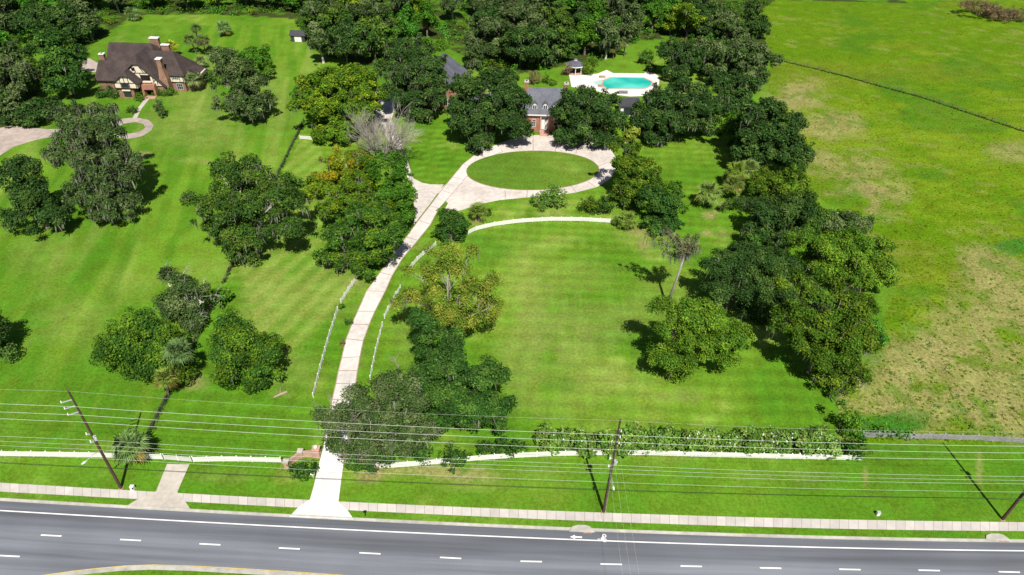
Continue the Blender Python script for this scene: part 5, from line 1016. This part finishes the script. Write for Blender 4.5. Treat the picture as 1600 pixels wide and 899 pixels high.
# front garden oaks
tree('wide dark oak left of the mansion door', (772, 226), [(725, 140, 22, 18), (765, 140, 36, 22), (805, 155, 28, 22), (740, 172, 38, 24), (790, 185, 42, 26), (750, 205, 38, 22), (720, 190, 22, 20), (810, 205, 22, 18), (735, 225, 20, 10)], 'darkoak', seed=43, moss=.3)
tree('round dark oak right of the mansion door', (925, 224), [(902, 152, 30, 18), (942, 163, 30, 20), (890, 178, 28, 22), (930, 185, 42, 26), (960, 190, 22, 24), (900, 210, 32, 18), (940, 215, 30, 14)], 'darkoak', seed=44, moss=.2)
tree('broad dark oak on the lawn right of the forecourt', (1060, 232), [(1024, 160, 26, 20), (1068, 148, 36, 24), (1105, 165, 32, 26), (1010, 185, 28, 24), (1055, 185, 44, 26), (1090, 195, 32, 20), (1030, 208, 30, 16)], 'darkoak', seed=45, moss=.5)
tree('small yellowish tree in front of the broad dark oak', (988, 236), [(985, 208, 16, 13), (978, 222, 12, 10)], 'yel', name='small_tree', cat='small tree', cr=.9, r0=.15, seed=46, dens=1)
tree('dark mossy oak in front of the garage wing', (655, 196), [(640, 78, 36, 18), (672, 100, 26, 20), (615, 112, 28, 22), (650, 115, 40, 24), (625, 150, 36, 20), (665, 152, 34, 24), (680, 135, 16, 18), (650, 175, 28, 14)], 'darkoak', seed=47, moss=.6)
tree('light grey green oak in front of the west wing roof', (722, 175), [(715, 135, 18, 18), (730, 120, 14, 14), (715, 155, 18, 14)], 'mossy', seed=48, moss=.3, cr=1.2)
tree('slender mossy tree on the back lawn', (742, 118), [(735, 62, 12, 14), (742, 80, 16, 16), (738, 100, 12, 12)], 'mossy', seed=49, moss=.5, cr=1.0, name='broadleaf_tree', cat='tree')
tree('tree behind the west wing roof', (800, 150), [(790, 122, 24, 14), (765, 118, 18, 12)], 'darkoak', seed=50, cr=1.2)
bush('russet shrub behind the left chimney', (836, 130), [(836, 122, 13, 11)], 'russet', cr=.7); bush('yellow green hedge behind the main roof', (852, 132), [(853, 120, 6, 10), (862, 130, 8, 6)], 'fresh', cr=.7); bush('russet shrub beside the gazebo', (887, 118), [(887, 108, 8, 10)], 'russet', cr=.6); bush('leafy shrub right of the gazebo', (922, 116), [(920, 104, 13, 11)], 'olive', cr=.8)
bush('shrub left of the mansion door', (832, 200), [(832, 190, 9, 12)], 'green', cr=.6); bush('shrub right of the mansion door', (868, 204), [(870, 196, 8, 10)], 'green', cr=.6)
bush('round dark shrub on the back lawn by the pool', (1012, 100), [(1011, 88, 12, 11)], 'ever', cr=.8); bush('dark shrub at the far right corner of the pool', (1017, 112), [(1017, 105, 10, 6)], 'darkoak', cr=.6)
bush('tiny round shrub on the back lawn', (1000, 100), [(1000, 95, 4, 4)], 'darkoak', cr=.5)
bush('low hedge on the lawn under the broad dark oak', (1112, 210), [(1100, 207, 12, 4), (1120, 209, 12, 4)], 'green', cr=.5, size=.3)
palm('palms at the back lawn edge beside the wood', (958, 92), (958, 72), r=3.2, green=(.10, .15, .06)); palm('second palm at the back lawn edge', (975, 88), (976, 66), r=2.8, green=(.12, .17, .08))
# oaks of the right hand grove behind the broad oak
for i, (bp, sp, pal, ms) in enumerate((((1075, 135), [(1052, 82, 24, 20), (1080, 90, 28, 22), (1060, 110, 26, 18)], 'darkoak', .3), ((1125, 135), [(1105, 80, 28, 20), (1135, 85, 26, 22), (1120, 108, 32, 20)], 'mossy', .4), ((1178, 145), [(1165, 85, 24, 22), (1185, 95, 22, 26), (1175, 120, 26, 20)], 'mossy', .4), ((1150, 190), [(1125, 130, 26, 20), (1155, 140, 28, 22), (1140, 160, 26, 18)], 'darkoak', .3), ((1100, 60), [(1085, 18, 26, 18), (1110, 25, 24, 18), (1095, 42, 26, 14)], 'darkoak', .2), ((1178, 75), [(1175, 22, 16, 22), (1182, 45, 16, 20)], 'darkoak', .1), ((1140, 70), [(1130, 30, 24, 18), (1150, 50, 20, 16)], 'mossy', .3), ((1145, 240), [(1148, 190, 14, 16), (1155, 210, 12, 14)], 'green', 0))):
    tree(('dark oak at the left of the grove beside the back lawn', 'mossy oak in the middle of the grove beyond the broad oak', 'grey mossy oak at the pasture edge of the grove', 'dark oak at the foot of the grove above the broad oak', 'dark oak high in the grove near the wood', 'slim dark oak standing out against the far pasture', 'mossy oak behind the slim dark oak', 'light green small tree under the grove at the lawn edge')[i], bp, sp, pal, moss=ms, per=110, size=.72, seed=60 + i)
# --- flowering hedge, boundary growth
HX = [(858, 4), (890, 4), (915, 2), (950, 2), (975, 5), (1000, 6), (1025, 6), (1050, 6), (1075, 6), (1100, 6), (1125, 6), (1150, 6), (1175, 5), (1200, 5), (1225, 5), (1250, 5), (1275, 5), (1296, 5)]
for i, (x, g) in enumerate(HX):
    yb = 708 + (x - 858) * .016; cy = 686 + (x - 858) * .012 - (g - 4) * .8 + (4 if i in (2, 3) else 0); w = 17 if i in (2, 3) else 19
    bush('white flowering leafy shrub of the hedge behind the long white fence' if x > 960 else ('white flowering leafy shrub left of the pole before the hedge' if x < 940 else 'low flowering shrub directly behind the utility pole'), (x, yb), [(x - 3, cy - 4 + random.uniform(-3, 3), w, 17 + random.uniform(-3, 2)), (x + 4, cy + 8, w, 14)], 'oleander', name='flowering_shrub', cat='flowering shrub', cr=.8, size=.5, per=110, flowers=.5 if x < 1060 else (1.0 if x < 1200 else 2.2), petal=(.8, .78, .72), seed=200 + i, group='flowering shrubs along the front fence' if x != 950 else None)
bush('dark rounded shrub at the right end of the front fence', (1342, 717), [(1325, 695, 9, 18), (1342, 701, 14, 15), (1330, 710, 10, 8)], 'ever', cr=.85)
bush('dark overgrown bush where the lawn meets the pasture', (1322, 672), [(1313, 630, 7, 20), (1320, 655, 12, 20), (1328, 675, 14, 16)], 'green', cr=.8); bush('bright green bramble thicket by the grey rail fence', (1385, 682), [(1352, 674, 14, 9), (1385, 674, 20, 7), (1340, 655, 10, 12), (1415, 678, 16, 5)], 'vivid', cr=.8)
bush('bluish green brush at the pasture edge', (1370, 530), [(1358, 505, 12, 14), (1368, 525, 12, 16), (1372, 548, 10, 12)], 'vivid', cr=.8)
bush('small shrub on the left edge of the drive', (545, 506), [(544, 501, 6, 7)], 'ever', cr=.5); bush('tiny shrub in the gap of the left drive fence', (533, 482), [(534, 480, 5, 5)], 'green', cr=.4); bush('brown clump on the left edge of the drive', (536, 540), [(535, 536, 4, 8)], 'russet', cr=.4)
bush('overgrown brush heap at the upper right corner', (1560, 28), [(1530, 10, 24, 7), (1560, 22, 24, 8), (1590, 34, 18, 8)], 'russet', cr=1.0)

# --- weeds along fences and on the pasture, undergrowth of the wood
def scatter(name, pts, rad, label, pals, per, size, kind='stuff'):
    rng = np.random.default_rng(hash_(name + label)); V, Cc = [], []
    for p_, (pts_, rad_) in zip(pals, zip(pts, rad)):
        b_, s_, sh = PAL[p_]; C = np.array(pts_, float); v, c = clump_leaves(C, np.array(rad_), np.tile([0, 0, 1.0], (len(C), 1)), rng, per, size, b_, s_, sh, .75); V.append(v); Cc.append(c)
    v = np.concatenate(V); c = np.concatenate(Cc); v[:, 2] = np.maximum(v[:, 2], .02); me = raw_mesh(name, v, np.arange(len(v)).reshape(-1, 4), M['leaf'], c); o = bpy.data.objects.new(name, me); COL.objects.link(o); return tag(o, label, name.replace('_', ' '), kind=kind)
rng = np.random.default_rng(77)
wp, wr = [], []
for A in ([(475, 190), (440, 262), (366, 410), (350, 443)], [(345, 455), (300, 545), (266, 613), (230, 686)], [(1208, 93), (1260, 105), (1320, 120), (1380, 137), (1440, 153), (1500, 173), (1560, 193), (1640, 220), (1800, 274), (2000, 342)]):
    for p in dist_resample([G(*q_) for q_ in A], .38):
        if rng.random() < .93: wp.append(p + [rng.normal(0, .14), rng.normal(0, .14), rng.uniform(.05, .25)]); wr.append(rng.uniform(.28, .5))
scatter('weeds', [wp], [wr], 'dark weeds growing along the wire fences', ['darkoak'], 60, .4)
wp, wr, gp, gr_ = [], [], [], []
for cx, cy, n, sx, sy in ((1445, 572, 5, 16, 4), (1485, 577, 5, 10, 5), (1550, 585, 4, 8, 4), (1400, 580, 4, 10, 4), (1420, 590, 3, 8, 4), (1480, 505, 5, 14, 8), (1370, 595, 5, 18, 5), (1590, 610, 4, 8, 8), (1490, 620, 4, 20, 8), (1500, 645, 5, 20, 12), (1590, 385, 10, 20, 8), (1560, 540, 5, 40, 20), (1590, 475, 4, 8, 6), (1450, 540, 4, 20, 10), (1530, 470, 4, 20, 10), (1480, 660, 6, 30, 14), (1570, 655, 8, 30, 14), (1300, 205, 6, 30, 15), (1330, 270, 6, 30, 15), (1395, 270, 5, 30, 15), (1280, 180, 4, 20, 15), (1375, 235, 3, 30, 15)):
    for k in range(max(1, int(n * .6))): p = G(rng.normal(cx, sx), rng.normal(cy, sy)); wp.append(p + [0, 0, -.1]); wr.append(rng.uniform(.4, 1.1))
for k in range(260):
    x, y = rng.uniform(1210, 1600), rng.uniform(0, 690)
    if inpoly(np.array([x]), np.array([y]), PASTURE)[0]: p = G(x, y); gp.append(p + [0, 0, -.1]); gr_.append(rng.uniform(.15, .55))
scatter('pasture_weeds', [wp, gp], [wr, gr_], 'green weed tufts dotted over the pasture', ['vivid', 'fresh'], 45, .35)
tp_, tr_ = [], []
for k in range(3000):
    x, y = rng.uniform(1190, 1640), rng.uniform(-20, 690)
    if inpoly(np.array([x]), np.array([y]), PASTURE)[0]: p = G(x, y); tp_.append(p + [0, 0, -.02]); tr_.append(rng.uniform(.15, .5))
scatter('pasture_grass', [tp_], [tr_], 'tall uneven grass tufts of the pasture', ['field'], 34, .3)
up_, ur = [], []
while len(up_) < 3200:
    x, y = rng.uniform(-40, 1210), rng.uniform(-70, 150); q_ = G(x, y)
    if inpoly(q_[:1], q_[1:2], FOREST_W)[0]: up_.append(q_ + [0, 0, rng.uniform(.2, 1.6)]); ur.append(rng.uniform(.8, 2.4))
k = len(up_) // 3; scatter('undergrowth', [up_[:k], up_[k:2 * k], up_[2 * k:]], [ur[:k], ur[k:2 * k], ur[2 * k:]], 'leafy undergrowth on the floor of the wood', ['green', 'olive', 'vivid'], 34, .7)

# --- the wood along the top: a few kinds, each tree an object of its own
def copy_tree(src, loc, rz, sc, label, group):
    r = src.copy(); COL.objects.link(r); r.location = [float(v) for v in loc]; r.rotation_euler = (0, 0, rz); r.scale = (sc[0], sc[0], sc[1]); r['label'] = label; r['group'] = group
    for ch in src.children: c = ch.copy(); COL.objects.link(c); c.parent = r
    return r
def proto(kind, seed, h, rad, pal, moss, name, cat, label, bark='bark'):
    rng = np.random.default_rng(seed); bl = []
    for k in range(9):
        a = k * 2.4 + rng.uniform(-.4, .4); rr = rad * rng.uniform(.25, .6); z = h * rng.uniform(.28, .8); s_ = rad * rng.uniform(.38, .58); bl.append((np.array([math.cos(a) * rr, math.sin(a) * rr, z]), s_, s_, s_ * rng.uniform(.7, 1.0)))
    bl.append((np.array([0, 0, h * .84]), rad * .42, rad * .42, h * .15))
    return tree(label, None, bl, pal, name, cat, cr=1.6, per=95, size=.85, moss=moss, r0=.4, seed=seed, origin=(0, 0, 0), bark=bark, lowcut=-.6, twigs=4)
KINDS = {'d': ('dark oak of the wood along the top of the photo', 'oak_tree', 'oak tree', [(101, 17, 7.5, 'darkoak', .4), (102, 16, 7, 'oak', .3), (108, 18, 7, 'mossy', .35)], 'dark oaks in the wood'), 'm': ('grey moss hung tree of the wood along the top of the photo', 'mossy_tree', 'mossy tree', [(103, 19, 6.2, 'mossy', .75), (104, 17, 6.0, 'mossy', .6)], 'moss hung trees in the wood'), 'b': ('light green leafy tree of the wood along the top of the photo', 'broadleaf_tree', 'tree', [(105, 16, 6.5, 'green', 0), (106, 15, 6.2, 'vivid', 0), (107, 17, 6.5, 'bright', .1)], 'light green trees in the wood')}
PRO = {}; used = set()
for k, (lab, nm, ct, vs_, grp) in KINDS.items(): PRO[k] = [proto(k, s_[0], s_[1], s_[2], s_[3], s_[4], nm, ct, lab, 'barkpale' if k == 'm' else 'bark') for s_ in vs_]
FT = []
for i, x in enumerate(range(-60, 1210, 44)): FT.append((x, -46, 'dmbdbdm'[i % 7]))
for i, x in enumerate(range(-40, 1200, 40)): FT.append((x, -14, 'bdmddbdm'[i % 8]))
for i, x in enumerate(range(10, 330, 46)): FT.append((x, 18, 'dbmdmbd'[i % 7]))
for i, x in enumerate(range(345, 480, 40)): FT.append((x, 16, 'bbdb'[i % 4]))
FT += [(140, 52, 'm'), (152, 58, 'm'), (95, 40, 'b'), (20, 60, 'd'), (0, 90, 'b'), (45, 55, 'b'), (-20, 120, 'd'), (-25, 60, 'm')]
FT += [(505, 30, 'd'), (545, 28, 'b'), (585, 30, 'd'), (625, 25, 'm'), (660, 35, 'b'), (700, 32, 'm'), (735, 28, 'd'), (775, 32, 'm'), (815, 25, 'd'), (850, 32, 'd'), (890, 28, 'b'), (925, 32, 'd'), (962, 28, 'm'), (1000, 25, 'd'), (1035, 30, 'b'), (1070, 20, 'd'), (1110, 15, 'm')]
FT += [(500, 68, 'd'), (530, 78, 'd'), (562, 72, 'd'), (600, 62, 'd'), (640, 60, 'b'), (675, 58, 'b'), (760, 66, 'd'), (795, 72, 'd'), (832, 70, 'm'), (868, 72, 'd'), (902, 68, 'd'), (935, 66, 'b'), (975, 60, 'm'), (1010, 55, 'b'), (1040, 52, 'b'), (1065, 60, 'b')]
FT += [(515, 100, 'm'), (545, 105, 'd'), (590, 100, 'd'), (775, 98, 'd'), (810, 106, 'd'), (845, 100, 'd'), (875, 98, 'd'), (912, 88, 'b'), (942, 90, 'm')]
for (x, y, k) in FT:
    if inpoly(np.array([x]), np.array([y]), [(195, -2), (470, -2), (470, 12), (195, 14)])[0]: pass
    x += rng.uniform(-10, 10); y += rng.uniform(-4, 4); c = G(x, y); vs_ = PRO[k]; j = int(rng.integers(len(vs_))); src = vs_[j]; sc = (rng.uniform(.82, 1.15), rng.uniform(.8, 1.12))
    lab, nm, ct, _, grp = KINDS[k]
    if src.name not in used: used.add(src.name); src.location = [float(v) for v in c]; src.scale = (sc[0], sc[0], sc[1]); src['group'] = grp
    else: copy_tree(src, c, rng.uniform(0, 6.28), sc, lab, grp)
